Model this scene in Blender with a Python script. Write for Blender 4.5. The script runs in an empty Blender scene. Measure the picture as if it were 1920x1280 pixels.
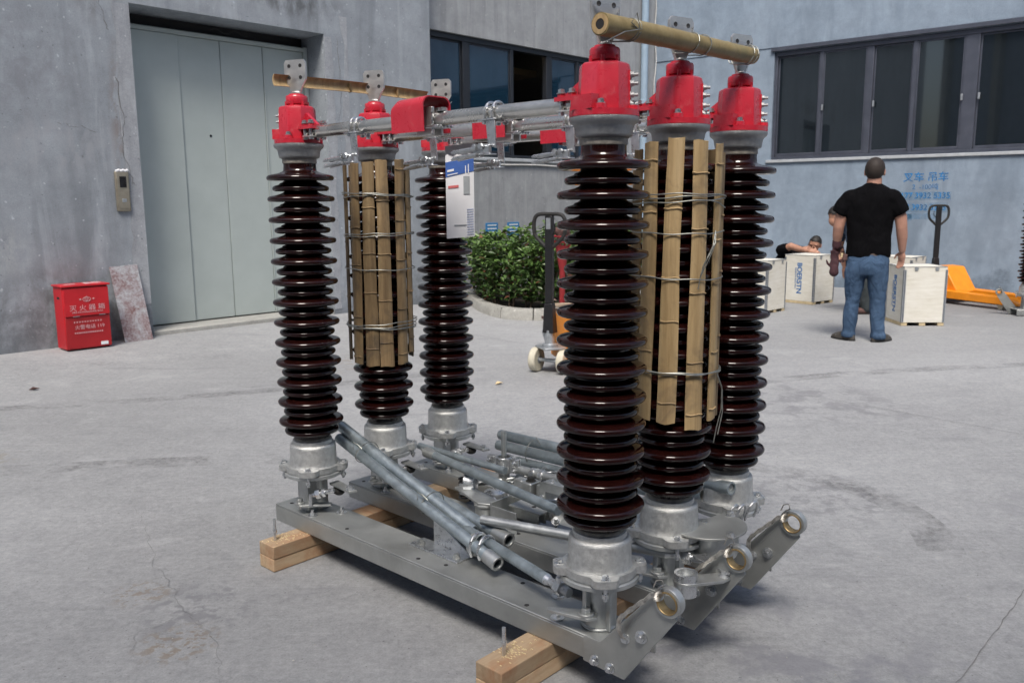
import bpy, bmesh, math, random
from math import sin, cos, pi, radians as R, hypot, atan2, sqrt
from mathutils import Vector, Matrix, noise
random.seed(7)
SC = bpy.context.scene
COL = SC.collection

# ------------------------------------------------------------------ camera, world, sun, exposure
HC = 1.265
PITCH, ROLL, FPX = 0.1643, -0.0071, 1590.7
cd = bpy.data.cameras.new('camera'); cam = bpy.data.objects.new('camera', cd); COL.objects.link(cam)
cd.sensor_width = 36.0; cd.lens = 36.0 * FPX / 1920.0; cd.clip_start = 0.05; cd.clip_end = 400.0
fw = Vector((0, cos(PITCH), -sin(PITCH))); up0 = Vector((0, sin(PITCH), cos(PITCH))); rt0 = Vector((1, 0, 0))
rt = rt0 * cos(ROLL) + up0 * sin(ROLL); up = up0 * cos(ROLL) - rt0 * sin(ROLL)
cam.matrix_world = Matrix(((rt.x, up.x, -fw.x, 0), (rt.y, up.y, -fw.y, 0), (rt.z, up.z, -fw.z, HC), (0, 0, 0, 1)))
SC.camera = cam
cd.dof.use_dof = True; cd.dof.focus_distance = 2.5; cd.dof.aperture_fstop = 9.0

SUN_EL, SUN_AZ = R(56), R(190)      # azimuth measured from +y clockwise: the direction the light comes from
wd = bpy.data.worlds.new('World'); SC.world = wd; wd.use_nodes = True
wt = wd.node_tree; wt.nodes.clear()
sky = wt.nodes.new('ShaderNodeTexSky'); sky.sky_type = 'NISHITA'; sky.sun_disc = False
sky.sun_elevation = SUN_EL; sky.sun_rotation = SUN_AZ; sky.air_density = 1.0; sky.dust_density = 4.0; sky.ozone_density = 1.0
bg = wt.nodes.new('ShaderNodeBackground'); bg.inputs[1].default_value = 0.095
wo = wt.nodes.new('ShaderNodeOutputWorld')
wt.links.new(sky.outputs[0], bg.inputs[0]); wt.links.new(bg.outputs[0], wo.inputs[0])
sd = bpy.data.lights.new('sun', 'SUN'); sd.energy = 2.0; sd.angle = R(20); sd.color = (1.0, 0.95, 0.88)
sun = bpy.data.objects.new('sun', sd); COL.objects.link(sun)
sdir = Vector((sin(SUN_AZ) * cos(SUN_EL), cos(SUN_AZ) * cos(SUN_EL), sin(SUN_EL)))
sun.rotation_euler = sdir.to_track_quat('Z', 'Y').to_euler(); sun.location = (0, 0, 20)
SC.view_settings.view_transform = 'Standard'; SC.view_settings.look = 'None'
SC.view_settings.exposure = 0.72; SC.view_settings.gamma = 1.0; SC.view_settings.use_curve_mapping = False
SC.render.engine = 'CYCLES'; SC.cycles.use_denoising = True
SC.cycles.max_bounces = 5; SC.cycles.diffuse_bounces = 3; SC.cycles.glossy_bounces = 3; SC.cycles.transparent_max_bounces = 6; SC.cycles.adaptive_threshold = 0.02; SC.cycles.caustics_reflective = False; SC.cycles.caustics_refractive = False

# ------------------------------------------------------------------ materials
MATS = {}
class NT:
    def __init__(s, name):
        s.m = bpy.data.materials.new(name); s.m.use_nodes = True; s.t = s.m.node_tree
        s.b = s.t.nodes['Principled BSDF']; s.out = s.t.nodes['Material Output']; MATS[name] = s.m
        s.tc = s.t.nodes.new('ShaderNodeTexCoord')
    def n(s, typ, **kw):
        x = s.t.nodes.new(typ)
        for k, v in kw.items(): setattr(x, k, v)
        return x
    def l(s, a, b): s.t.links.new(a, b)
    def coord(s, space='Object', scale=(1, 1, 1)):
        mp = s.n('ShaderNodeMapping'); mp.inputs['Scale'].default_value = scale
        s.l(s.tc.outputs[space], mp.inputs[0]); return mp.outputs[0]
    def noise(s, co, scale, detail=6, rough=.6, dist=0.):
        x = s.n('ShaderNodeTexNoise'); x.inputs['Scale'].default_value = scale; x.inputs['Detail'].default_value = detail
        x.inputs['Roughness'].default_value = rough; x.inputs['Distortion'].default_value = dist; s.l(co, x.inputs['Vector']); return x.outputs['Fac']
    def ramp(s, fac, stops):
        x = s.n('ShaderNodeValToRGB'); e = x.color_ramp.elements
        while len(e) < len(stops): e.new(.5)
        for i, (p, c) in enumerate(stops):
            e[i].position = p; e[i].color = (c[0], c[1], c[2], 1) if not isinstance(c, (int, float)) else (c, c, c, 1)
        s.l(fac, x.inputs[0]); return x.outputs[0]
    def mix(s, fac, a, b, mode='MIX'):
        x = s.n('ShaderNodeMix'); x.data_type = 'RGBA'; x.blend_type = mode
        for sock, v in ((x.inputs[0], fac), (x.inputs[6], a), (x.inputs[7], b)):
            if isinstance(v, (int, float)): sock.default_value = v
            elif isinstance(v, tuple): sock.default_value = (v[0], v[1], v[2], 1)
            else: s.l(v, sock)
        return x.outputs[2]
    def math(s, op, a, b=0.):
        x = s.n('ShaderNodeMath'); x.operation = op
        for sock, v in ((x.inputs[0], a), (x.inputs[1], b)):
            if isinstance(v, (int, float)): sock.default_value = v
            else: s.l(v, sock)
        return x.outputs[0]
    def bump(s, h, strength=.3, dist=.01):
        x = s.n('ShaderNodeBump'); x.inputs['Strength'].default_value = strength; x.inputs['Distance'].default_value = dist
        s.l(h, x.inputs['Height']); s.l(x.outputs[0], s.b.inputs['Normal'])
    def set(s, **kw):
        for k, v in kw.items():
            k = k.replace('_', ' ')
            i = s.b.inputs[k]
            if isinstance(v, (int, float)): i.default_value = v
            elif isinstance(v, tuple): i.default_value = (v[0], v[1], v[2], 1) if len(v) == 3 else v
            else: s.l(v, i)

def simple(name, col, rough=.5, metal=0., var=.12, scale=30., bump=0., coat=0., space='Object', stretch=(1, 1, 1), spec=.5):
    t = NT(name); co = t.coord(space, stretch); f = t.noise(co, scale, 5)
    lo = tuple(c * (1 - var) for c in col); hi = tuple(min(1, c * (1 + var)) for c in col)
    t.set(Base_Color=t.ramp(f, [(.3, lo), (.7, hi)]), Metallic=metal, Coat_Weight=coat, Specular_IOR_Level=spec)
    t.set(Roughness=t.ramp(f, [(.3, max(0, rough - .06)), (.7, min(1, rough + .06))]))
    if bump: t.bump(f, bump, .004)
    return t

def concrete(name, lo, mid, hi, big=.5, fine=60., bump=.25, streak=None, dirt=None, speck=True, spots=()):
    t = NT(name); co = t.coord()
    a = t.noise(co, big, 3, .62, .5); b = t.noise(co, big * 6, 5, .72, .2); c = t.noise(co, fine, 3, .7)
    col = t.ramp(a, [(.32, lo), (.5, mid), (.68, hi)])
    col = t.mix(.6, col, t.ramp(b, [(.3, tuple(x * .62 for x in mid)), (.7, tuple(min(1, x * 1.36) for x in mid))]), 'MIX')
    col = t.mix(.35, col, t.ramp(c, [(.25, tuple(x * .55 for x in mid)), (.75, tuple(min(1, x * 1.35) for x in mid))]), 'MIX')
    if streak:
        s2 = t.noise(t.coord('Object', streak), 1.0, 4, .7, .3)
        col = t.mix(t.ramp(s2, [(.5, 0.), (.72, .5)]), col, tuple(x * .66 for x in lo))
        s3 = t.noise(t.coord('Object', tuple(q * 1.7 for q in streak)), 1.0, 4, .7, .5)
        col = t.mix(t.ramp(s3, [(.55, 0.), (.75, .4)]), col, tuple(min(1, x * 1.3) for x in hi))
    if speck:
        v = t.noise(co, 22., 1, .5); col = t.mix(t.ramp(v, [(.70, 0.), (.76, .5)]), col, tuple(min(1, x * 1.45) for x in hi))
        v2 = t.noise(co, 31., 1, .5); col = t.mix(t.ramp(v2, [(.71, 0.), (.77, .55)]), col, tuple(x * .4 for x in lo))
    if spots:   # stains with a place and shape of their own
        nz1 = t.noise(t.coord('Object', (1, 1, .55)), 7., 5, .7, .4)
        for sx_, sz_, rx_, rz_, sc_, amt_ in spots:
            mp = t.n('ShaderNodeMapping'); mp.inputs['Location'].default_value = (-sx_ / rx_, 0, -sz_ / rz_); mp.inputs['Scale'].default_value = (1 / rx_, 0, 1 / rz_); t.l(t.tc.outputs['Object'], mp.inputs[0])
            vl = t.n('ShaderNodeVectorMath'); vl.operation = 'LENGTH'; t.l(mp.outputs[0], vl.inputs[0])
            f_ = t.math('MULTIPLY', t.ramp(vl.outputs['Value'], [(.35, 1.), (1., 0.)]), t.ramp(nz1, [(.42, 0.), (.60, 1.)])); col = t.mix(t.math('MULTIPLY', f_, amt_), col, sc_)
    if dirt:   # grime rising from the foot of the wall, broken up by noise
        sep = t.n('ShaderNodeSeparateXYZ'); t.l(t.tc.outputs['Object'], sep.inputs[0])
        h = t.math('ADD', sep.outputs[2], t.math('MULTIPLY', t.math('SUBTRACT', b, .5), 1.6))
        f = t.ramp(h, [(0.0, 1.), (dirt, 0.)]); col = t.mix(t.math('MULTIPLY', f, .55), col, tuple(x * .5 for x in lo))
    t.set(Base_Color=col, Roughness=.82, Specular_IOR_Level=.3)
    hsum = t.math('ADD', t.math('MULTIPLY', b, .7), t.math('MULTIPLY', c, .5)); t.bump(hsum, bump, .012)
    return t

concrete('wall_cement', (.20, .225, .255), (.295, .325, .36), (.42, .455, .495), .8, 90., .35, (2.2, 2.2, .35), .5, True, ((2.95, 3.28, .75, .22, (.09, .095, .10), .75), (1.13, 2.0, .10, .75, (.17, .12, .10), .7), (.6, .35, .9, .5, (.13, .135, .14), .7), (-.1, .9, .5, .3, (.50, .52, .52), .5), (.3, 2.4, .8, .6, (.20, .205, .23), .5), (3.9, 1.4, .5, 1.2, (.20, .20, .215), .6), (1.0, 3.2, .3, .5, (.12, .105, .10), .6), (.55, 1.75, .9, .35, (.36, .37, .40), .5)))
concrete('wall_plaster', (.24, .25, .265), (.32, .335, .35), (.41, .425, .44), .7, 120., .25, (5., 5., .3), None)
concrete('wall_paint', (.195, .255, .33), (.25, .315, .395), (.32, .39, .475), .6, 110., .16, (1.6, 1.6, .4), .35, False)
concrete('wall_patch', (.27, .29, .32), (.34, .36, .39), (.44, .46, .49), 1.2, 80., .35, (3., 3., .6), None)
concrete('kerb_concrete', (.24, .24, .22), (.36, .36, .34), (.46, .46, .44), 2., 60., .5, None, None)

def ground_mat():
    t = NT('yard_concrete'); co = t.coord(); sm = t.coord('Object', (1.0, 1.0, 1))
    rot = t.n('ShaderNodeMapping'); rot.inputs['Rotation'].default_value = (0, 0, R(-20)); rot.inputs['Scale'].default_value = (.45, 1.6, 1)
    t.l(t.tc.outputs['Object'], rot.inputs[0])
    a = t.noise(sm, .38, 3, .6, .5); b = t.noise(rot.outputs[0], 1.3, 6, .68, .6); c = t.noise(co, 9., 5, .72, .2); d = t.noise(co, 150., 2, .75); g2 = t.noise(co, 38., 4, .8)
    col = t.ramp(a, [(.3, (.235, .243, .252)), (.5, (.32, .327, .333)), (.7, (.43, .435, .438))])
    col = t.mix(.45, col, t.ramp(b, [(.28, (.155, .16, .168)), (.5, (.31, .316, .322)), (.72, (.47, .475, .475))]))
    col = t.mix(.4, col, t.ramp(c, [(.28, (.15, .152, .158)), (.72, (.46, .46, .455))]))
    col = t.mix(.28, col, t.ramp(d, [(.25, (.09, .09, .095)), (.75, (.52, .52, .51))]))
    col = t.mix(.22, col, t.ramp(g2, [(.34, (.10, .10, .105)), (.5, (.32, .325, .33)), (.68, (.56, .56, .55))]))
    pit = t.noise(co, 75., 1, .5); col = t.mix(t.ramp(pit, [(.72, 0.), (.76, .7)]), col, (.11, .11, .115))
    big_ = t.noise(sm, .16, 2, .5, .3); col = t.mix(1., col, t.ramp(big_, [(.35, .80), (.65, 1.16)]), 'MULTIPLY')
    rs = t.n('ShaderNodeMapping'); rs.inputs['Rotation'].default_value = (0, 0, R(12)); rs.inputs['Scale'].default_value = (2., 46., 1); t.l(t.tc.outputs['Object'], rs.inputs[0])
    sc_ = t.noise(rs.outputs[0], 1.0, 3, .7, .4); col = t.mix(t.ramp(sc_, [(.60, 0.), (.76, .18)]), col, (.50, .505, .50)); col = t.mix(t.ramp(sc_, [(.24, .22), (.38, 0.)]), col, (.16, .163, .17))
    # scuffs and tyre dirt
    e = t.noise(rot.outputs[0], 3.1, 4, .65, 1.2); col = t.mix(t.ramp(e, [(.60, 0.), (.74, .45)]), col, (.15, .15, .165))
    f = t.noise(co, 4.3, 4, .65, 1.0); col = t.mix(t.ramp(f, [(.64, 0.), (.78, .4)]), col, (.20, .195, .20))
    # pale dusting
    g = t.noise(co, 2.1, 4, .7, .4); col = t.mix(t.ramp(g, [(.58, 0.), (.78, .35)]), col, (.52, .525, .52))
    # small brown drip stains and larger broken grey blotches in a few places
    nzc = {}
    def spot(cx, cy, rad, colr, amt, sc=9.):
        nonlocal col
        vm = t.n('ShaderNodeVectorMath'); vm.operation = 'DISTANCE'; t.l(t.tc.outputs['Object'], vm.inputs[0]); vm.inputs[1].default_value = (cx, cy, 0)
        if sc not in nzc: nzc[sc] = t.noise(co, sc, 4, .65, .25)
        nz = nzc[sc]
        m = t.math('MULTIPLY', t.ramp(vm.outputs['Value'], [(rad * .5 / 1., 1.), (min(1, rad), 0.)]), t.ramp(nz, [(.50, 0.), (.58, 1.)]))
        col = t.mix(t.math('MULTIPLY', m, amt), col, colr)
    spot(-2.75, 4.05, .30, (.21, .18, .135), .55, 14.); spot(-1.22, 2.62, .12, (.19, .15, .11), .6, 30.); spot(-.98, 2.3, .14, (.19, .15, .11), .7, 30.)
    spot(-1.45, 6.6, .5, (.23, .19, .15), .5, 14.); spot(-1.0, 2.52, .24, (.17, .17, .18), .7, 14.); spot(1.35, 3.5, .4, (.18, .18, .19), .6, 14.)
    spot(1.9, 5.2, .7, (.19, .19, .20), .6, 5.); spot(.6, 1.9, .9, (.19, .19, .21), .6, 5.); spot(2.6, 3.2, .8, (.2, .2, .215), .6, 5.)
    col = t.mix(1., col, (.97, .985, 1.01), 'MULTIPLY')
    t.set(Base_Color=col, Roughness=t.ramp(c, [(.3, .68), (.7, .86)]), Specular_IOR_Level=.35)
    t.bump(t.math('ADD', t.math('MULTIPLY', c, .6), t.math('MULTIPLY', d, .35)), .22, .008)
ground_mat()

simple('door_paint', (.41, .465, .455), .45, 0, .05, 3., .02)
simple('door_frame', (.40, .45, .44), .5, 0, .06, 6.)
simple('dark_void', (.02, .02, .022), .8)
simple('window_frame', (.085, .095, .125), .4, .3, .12, 8.)
simple('window_frame_dark', (.03, .035, .045), .4, .3, .12, 8.)
simple('sill_cement', (.42, .45, .48), .8, 0, .15, 14., .2)
simple('interior_wall', (.25, .26, .27), .9)
simple('interior_beige', (.36, .30, .22), .8)
simple('interior_dark', (.05, .055, .06), .9)
simple('pvc_pipe', (.30, .40, .50), .45, 0, .08, 12.)
simple('conduit_white', (.62, .62, .60), .5)
simple('porcelain', (.0135, .0032, .0028), .085, 0, .35, 25., 0, .0, spec=.45)
simple('cement_joint', (.42, .39, .34), .9, 0, .3, 60., .5)
simple('black_paint', (.012, .012, .014), .4)
simple('black_rubber', (.02, .02, .02), .7)
simple('orange_paint', (.80, .27, .012), .42, 0, .10, 12.)
simple('nylon_wheel', (.56, .53, .43), .55)
simple('brass_dark', (.33, .24, .12), .45, .7, .25, 40.)
simple('soil', (.05, .04, .03), .95, 0, .4, 20., .5)
simple('blue_sign', (.03, .19, .42), .5)
simple('sign_white', (.70, .74, .76), .6)
simple('hydrant_red', (.26, .018, .022), .55)
simple('dry_brown', (.10, .055, .05), .9, 0, .4, 30., .3)
simple('cloth_grey', (.36, .34, .29), .95, 0, .25, 30., .4)
simple('box_red', (.50, .012, .020), .38, 0, .12, 5., .03)
simple('box_red_dark', (.36, .010, .015), .45, 0, .12, 5.)
simple('print_pink', (.62, .36, .38), .7, 0, .2, 90.)
simple('paper_white', (.78, .79, .82), .7, 0, .05, 12.)
simple('paper_blue', (.05, .13, .42), .6, 0, .08, 20.)
simple('paper_grey', (.33, .36, .38), .6)
simple('paper_red', (.65, .16, .16), .7)
simple('paper_ink', (.33, .40, .62), .7)
simple('steel_strip', (.42, .45, .48), .45, .7, .15, 40.)
simple('batten_wood', (.55, .45, .28), .8, 0, .2, 20.)
simple('logo_blue', (.035, .16, .42), .6, 0, .15, 60.)
simple('skin', (.42, .22, .15), .55, 0, .10, 14., .05)
simple('skin_arm', (.38, .205, .15), .55, 0, .10, 14., .05)
simple('hair_black', (.012, .010, .009), .6, 0, .4, 90., .6)
simple('hair_short', (.022, .015, .012), .7, 0, .4, 120., .6)
simple('glove_maroon', (.055, .022, .028), .9, 0, .3, 50., .5)
simple('shoe_dark', (.055, .05, .045), .7, 0, .35, 40., .3)
simple('spring_black', (.015, .015, .016), .35)
simple('cable_white', (.60, .60, .58), .6)
simple('intercom_gold', (.34, .31, .25), .35, .6, .12, 18.)
simple('screen_black', (.008, .008, .012), .15)
simple('belt_brown', (.07, .05, .04), .6)
simple('shirt_blue', (.03, .055, .10), .9, 0, .3, 20., .3)
simple('trousers_dark', (.035, .045, .05), .9, 0, .3, 20., .3)
simple('tie_wire', (.30, .31, .29), .45, .8, .3, 60.)
simple('joint_dark', (.085, .085, .09), .95, 0, .3, 30.)
simple('column_tan', (.46, .40, .30), .8, 0, .1, 3.)
simple('crack_grey', (.17, .17, .175), .95, 0, .3, 30.)
simple('sawdust', (.68, .55, .33), .95)
simple('amber_tape', (.30, .25, .20), .5)

def cloth(name, col, fold, fscale=7., fade=None):
    t = NT(name); co = t.coord(); f = t.noise(t.coord('Object', (1, 1, .55)), fscale, 4, .55, .8); w = t.noise(co, 180., 3)
    c = t.mix(.25, t.ramp(f, [(.3, tuple(x * .75 for x in col)), (.7, tuple(x * 1.2 for x in col))]), t.ramp(w, [(.3, tuple(x * .6 for x in col)), (.7, tuple(x * 1.4 for x in col))]))
    if fade:
        n2 = t.noise(t.coord('Object', (1, 1, .35)), 5., 5, .6, .5); c = t.mix(t.ramp(n2, [(.50, 0.), (.68, .7)]), c, fade)
    t.set(Base_Color=c, Roughness=.95, Specular_IOR_Level=.08); t.bump(t.math('ADD', f, t.math('MULTIPLY', w, .06)), fold, .05)
cloth('shirt_black', (.004, .004, .005), .6)
cloth('denim', (.058, .100, .172), .9, 9., (.085, .138, .225))

def metal(name, col, rough, grain, bump=.05, patch=(.6, 1.25), m=.85, stain=None):
    t = NT(name); co = t.coord(); a = t.noise(co, grain, 6, .65, .3); b = t.noise(co, grain * 6, 4, .7)
    c = t.ramp(a, [(.28, tuple(x * patch[0] for x in col)), (.72, tuple(min(1, x * patch[1]) for x in col))])
    if stain:
        s = t.noise(co, grain * .6, 7, .7, 1.); c = t.mix(t.ramp(s, [(.55, 0.), (.75, .6)]), c, stain)
    t.set(Base_Color=c, Metallic=m, Roughness=t.ramp(a, [(.3, rough - .1), (.7, rough + .12)]))
    t.bump(t.math('ADD', t.math('MULTIPLY', a, .4), b), bump, .003)
metal('galvanised', (.52, .54, .54), .42, 12., .10, (.68, 1.18), .8, (.30, .30, .28))
metal('galv_pipe', (.38, .44, .475), .42, 22., .12, (.7, 1.2), .75, (.25, .31, .38))
metal('galv_beam', (.42, .435, .43), .48, 5., .05, (.74, 1.16), .7, (.29, .295, .285))
metal('cast_zinc', (.60, .61, .605), .38, 70., .55, (.78, 1.15), .75)
metal('cast_grey', (.38, .39, .40), .40, 80., .5, (.78, 1.15), .7)
metal('aluminium', (.74, .73, .70), .27, 9., .04, (.74, 1.12), .95, (.45, .42, .37))
metal('plate_alu', (.72, .71, .69), .42, 30., .08, (.86, 1.08), .9)
metal('bright_zinc', (.66, .68, .70), .30, 40., .08, (.75, 1.15), .9)
metal('wire_silver', (.66, .64, .60), .35, 60., .3, (.5, 1.2), .9)

def red_paint():
    t = NT('red_enamel'); co = t.coord(); a = t.noise(co, 9., 4); b = t.noise(co, 260., 2)
    e = t.noise(co, 26., 6, .75, .5); rc = t.ramp(a, [(.3, (.49, .020, .040)), (.7, (.62, .032, .058))]); rc = t.mix(t.ramp(e, [(.56, 0.), (.72, .38)]), rc, (.62, .20, .20)); rc = t.mix(t.ramp(e, [(.27, .5), (.36, 0.)]), rc, (.25, .015, .025))
    t.set(Base_Color=rc, Roughness=t.ramp(e, [(.35, .22), (.7, .46)]), Coat_Weight=.35, Coat_Roughness=.12, Specular_IOR_Level=.5)
    t.bump(t.math('ADD', t.math('MULTIPLY', b, .35), a), .06, .004)
red_paint()

def wood(name, c0, c1, c2, stretch, scale=6., rough=.75, bump=.35, blotch=None):
    t = NT(name); f = t.noise(t.coord('Object', stretch), scale, 8, .65, .6); g = t.noise(t.coord('Object', tuple(x * 2.4 for x in stretch)), scale, 6, .7)
    c = t.ramp(f, [(.3, c0), (.5, c1), (.7, c2)]); c = t.mix(.35, c, t.ramp(g, [(.3, tuple(x * .55 for x in c0)), (.7, c2)]))
    if blotch:
        q = t.noise(t.coord(), 7., 6, .65, .6); c = t.mix(t.ramp(q, [(.48, 0.), (.66, .75)]), c, blotch)
    oi = t.n('ShaderNodeObjectInfo'); v = t.ramp(oi.outputs['Random'], [(0., .62), (1., 1.22)]); c = t.mix(1., c, v, 'MULTIPLY')
    t.set(Base_Color=c, Roughness=rough, Specular_IOR_Level=.3); t.bump(g, bump, .004)
wood('bamboo_old', (.12, .075, .04), (.25, .17, .09), (.38, .28, .155), (14, 14, .8), 2.2, .6, .25, (.095, .075, .055))
wood('bamboo_tan', (.25, .165, .078), (.42, .295, .15), (.54, .41, .235), (14, 14, .7), 2.2, .55, .3, (.17, .125, .08))
wood('bamboo_pole', (.34, .25, .10), (.44, .34, .155), (.50, .41, .22), (1.2, 9, 9), 2.2, .45, .15, (.26, .24, .12))
wood('timber', (.50, .33, .20), (.64, .46, .29), (.74, .58, .40), (7, 1., 7), 3., .8, .3, (.50, .25, .13))
wood('old_plank', (.20, .14, .10), (.34, .26, .19), (.45, .38, .30), (1, 8, 8), 4., .9, .4)
def ply():
    t = NT('plywood_white'); f = t.noise(t.coord('Object', (1.2, 1.2, 7)), 5., 7, .6, .5); b = t.noise(t.coord(), 3., 5)
    t.set(Base_Color=t.mix(.3, t.ramp(f, [(.3, (.62, .60, .52)), (.7, (.78, .77, .71))]), t.ramp(b, [(.35, (.60, .57, .48)), (.65, (.80, .80, .77))])), Roughness=.75)
    t.bump(f, .08, .003)
ply()
def rusty():
    t = NT('rusty_sheet'); co = t.coord(); a = t.noise(co, 5., 8, .68, .8); b = t.noise(co, 45., 6, .7)
    c = t.ramp(a, [(.34, (.16, .06, .055)), (.46, (.25, .18, .19)), (.56, (.40, .42, .45)), (.7, (.46, .49, .53))])
    t.set(Base_Color=t.mix(.4, c, t.ramp(b, [(.35, (.13, .05, .045)), (.6, (.44, .46, .49))])), Roughness=.85); t.bump(b, .4, .004)
rusty()
def leafmat(name, lo, hi):
    t = NT(name); co = t.coord(); f = t.noise(co, 14., 3); g = t.noise(co, 3., 3)
    c = t.mix(.4, t.ramp(f, [(.3, lo), (.7, hi)]), t.ramp(g, [(.35, lo), (.65, hi)]))
    t.set(Base_Color=c, Roughness=.42, Specular_IOR_Level=.45, Transmission_Weight=0.)
leafmat('leaf_green', (.025, .065, .018), (.10, .175, .045))
leafmat('leaf_bright', (.07, .14, .03), (.14, .23, .06))
leafmat('leaf_red', (.12, .04, .02), (.20, .09, .05))
simple('twig', (.13, .10, .075), .9)

def glass(name, tint, refl, tr):
    t = NT(name); t.t.nodes.remove(t.b)
    tb = t.n('ShaderNodeBsdfTransparent'); tb.inputs[0].default_value = (*tint, 1)
    gl = t.n('ShaderNodeBsdfGlossy'); gl.inputs[0].default_value = (*refl, 1); gl.inputs[1].default_value = .03
    df = t.n('ShaderNodeBsdfDiffuse'); df.inputs[0].default_value = (tint[0] * .3, tint[1] * .3, tint[2] * .3, 1)
    fr = t.n('ShaderNodeFresnel'); fr.inputs[0].default_value = 1.85
    m0 = t.n('ShaderNodeMixShader'); m0.inputs[0].default_value = 1 - tr; t.l(tb.outputs[0], m0.inputs[1]); t.l(df.outputs[0], m0.inputs[2])
    m1 = t.n('ShaderNodeMixShader'); t.l(fr.outputs[0], m1.inputs[0]); t.l(m0.outputs[0], m1.inputs[1]); t.l(gl.outputs[0], m1.inputs[2])
    t.l(m1.outputs[0], t.out.inputs[0])
glass('glass_blue', (.045, .15, .27), (.75, .85, 1.), .35)
glass('glass_dark', (.10, .135, .175), (.85, .95, 1.), .6)
def film():
    t = NT('clear_film'); t.t.nodes.remove(t.b)
    tb = t.n('ShaderNodeBsdfTransparent'); tb.inputs[0].default_value = (.93, .94, .96, 1)
    gl = t.n('ShaderNodeBsdfGlossy'); gl.inputs[1].default_value = .2
    df = t.n('ShaderNodeBsdfDiffuse'); df.inputs[0].default_value = (.5, .5, .54, 1)
    m0 = t.n('ShaderNodeMixShader'); m0.inputs[0].default_value = .10; t.l(tb.outputs[0], m0.inputs[1]); t.l(df.outputs[0], m0.inputs[2])
    fr = t.n('ShaderNodeFresnel'); m1 = t.n('ShaderNodeMixShader'); t.l(fr.outputs[0], m1.inputs[0]); t.l(m0.outputs[0], m1.inputs[1]); t.l(gl.outputs[0], m1.inputs[2])
    t.l(m1.outputs[0], t.out.inputs[0])
film()
def spray(name, col, dens):
    t = NT(name); n = t.noise(t.coord('Object', (1, 1, .6)), 9., 5, .7, .6)
    t.set(Base_Color=col, Roughness=.85, Alpha=t.math('MULTIPLY', t.ramp(n, [(.35, .15), (.65, 1.)]), dens))
spray('spray_blue', (.03, .24, .58), 1.0)
def tyre_dirt():
    t = NT('tyre_dirt'); n = t.noise(t.coord(), 3.5, 5, .7, .5); n2 = t.noise(t.coord('Object', (18, 18, 1)), 1.6, 3, .7)
    t.set(Base_Color=(.13, .13, .135), Roughness=.9, Alpha=t.math('MULTIPLY', t.ramp(n, [(.42, 0.), (.62, .36)]), t.ramp(n2, [(.35, .2), (.6, 1.)])))
tyre_dirt()
spray('spray_faint', (.12, .34, .58), .14)

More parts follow.
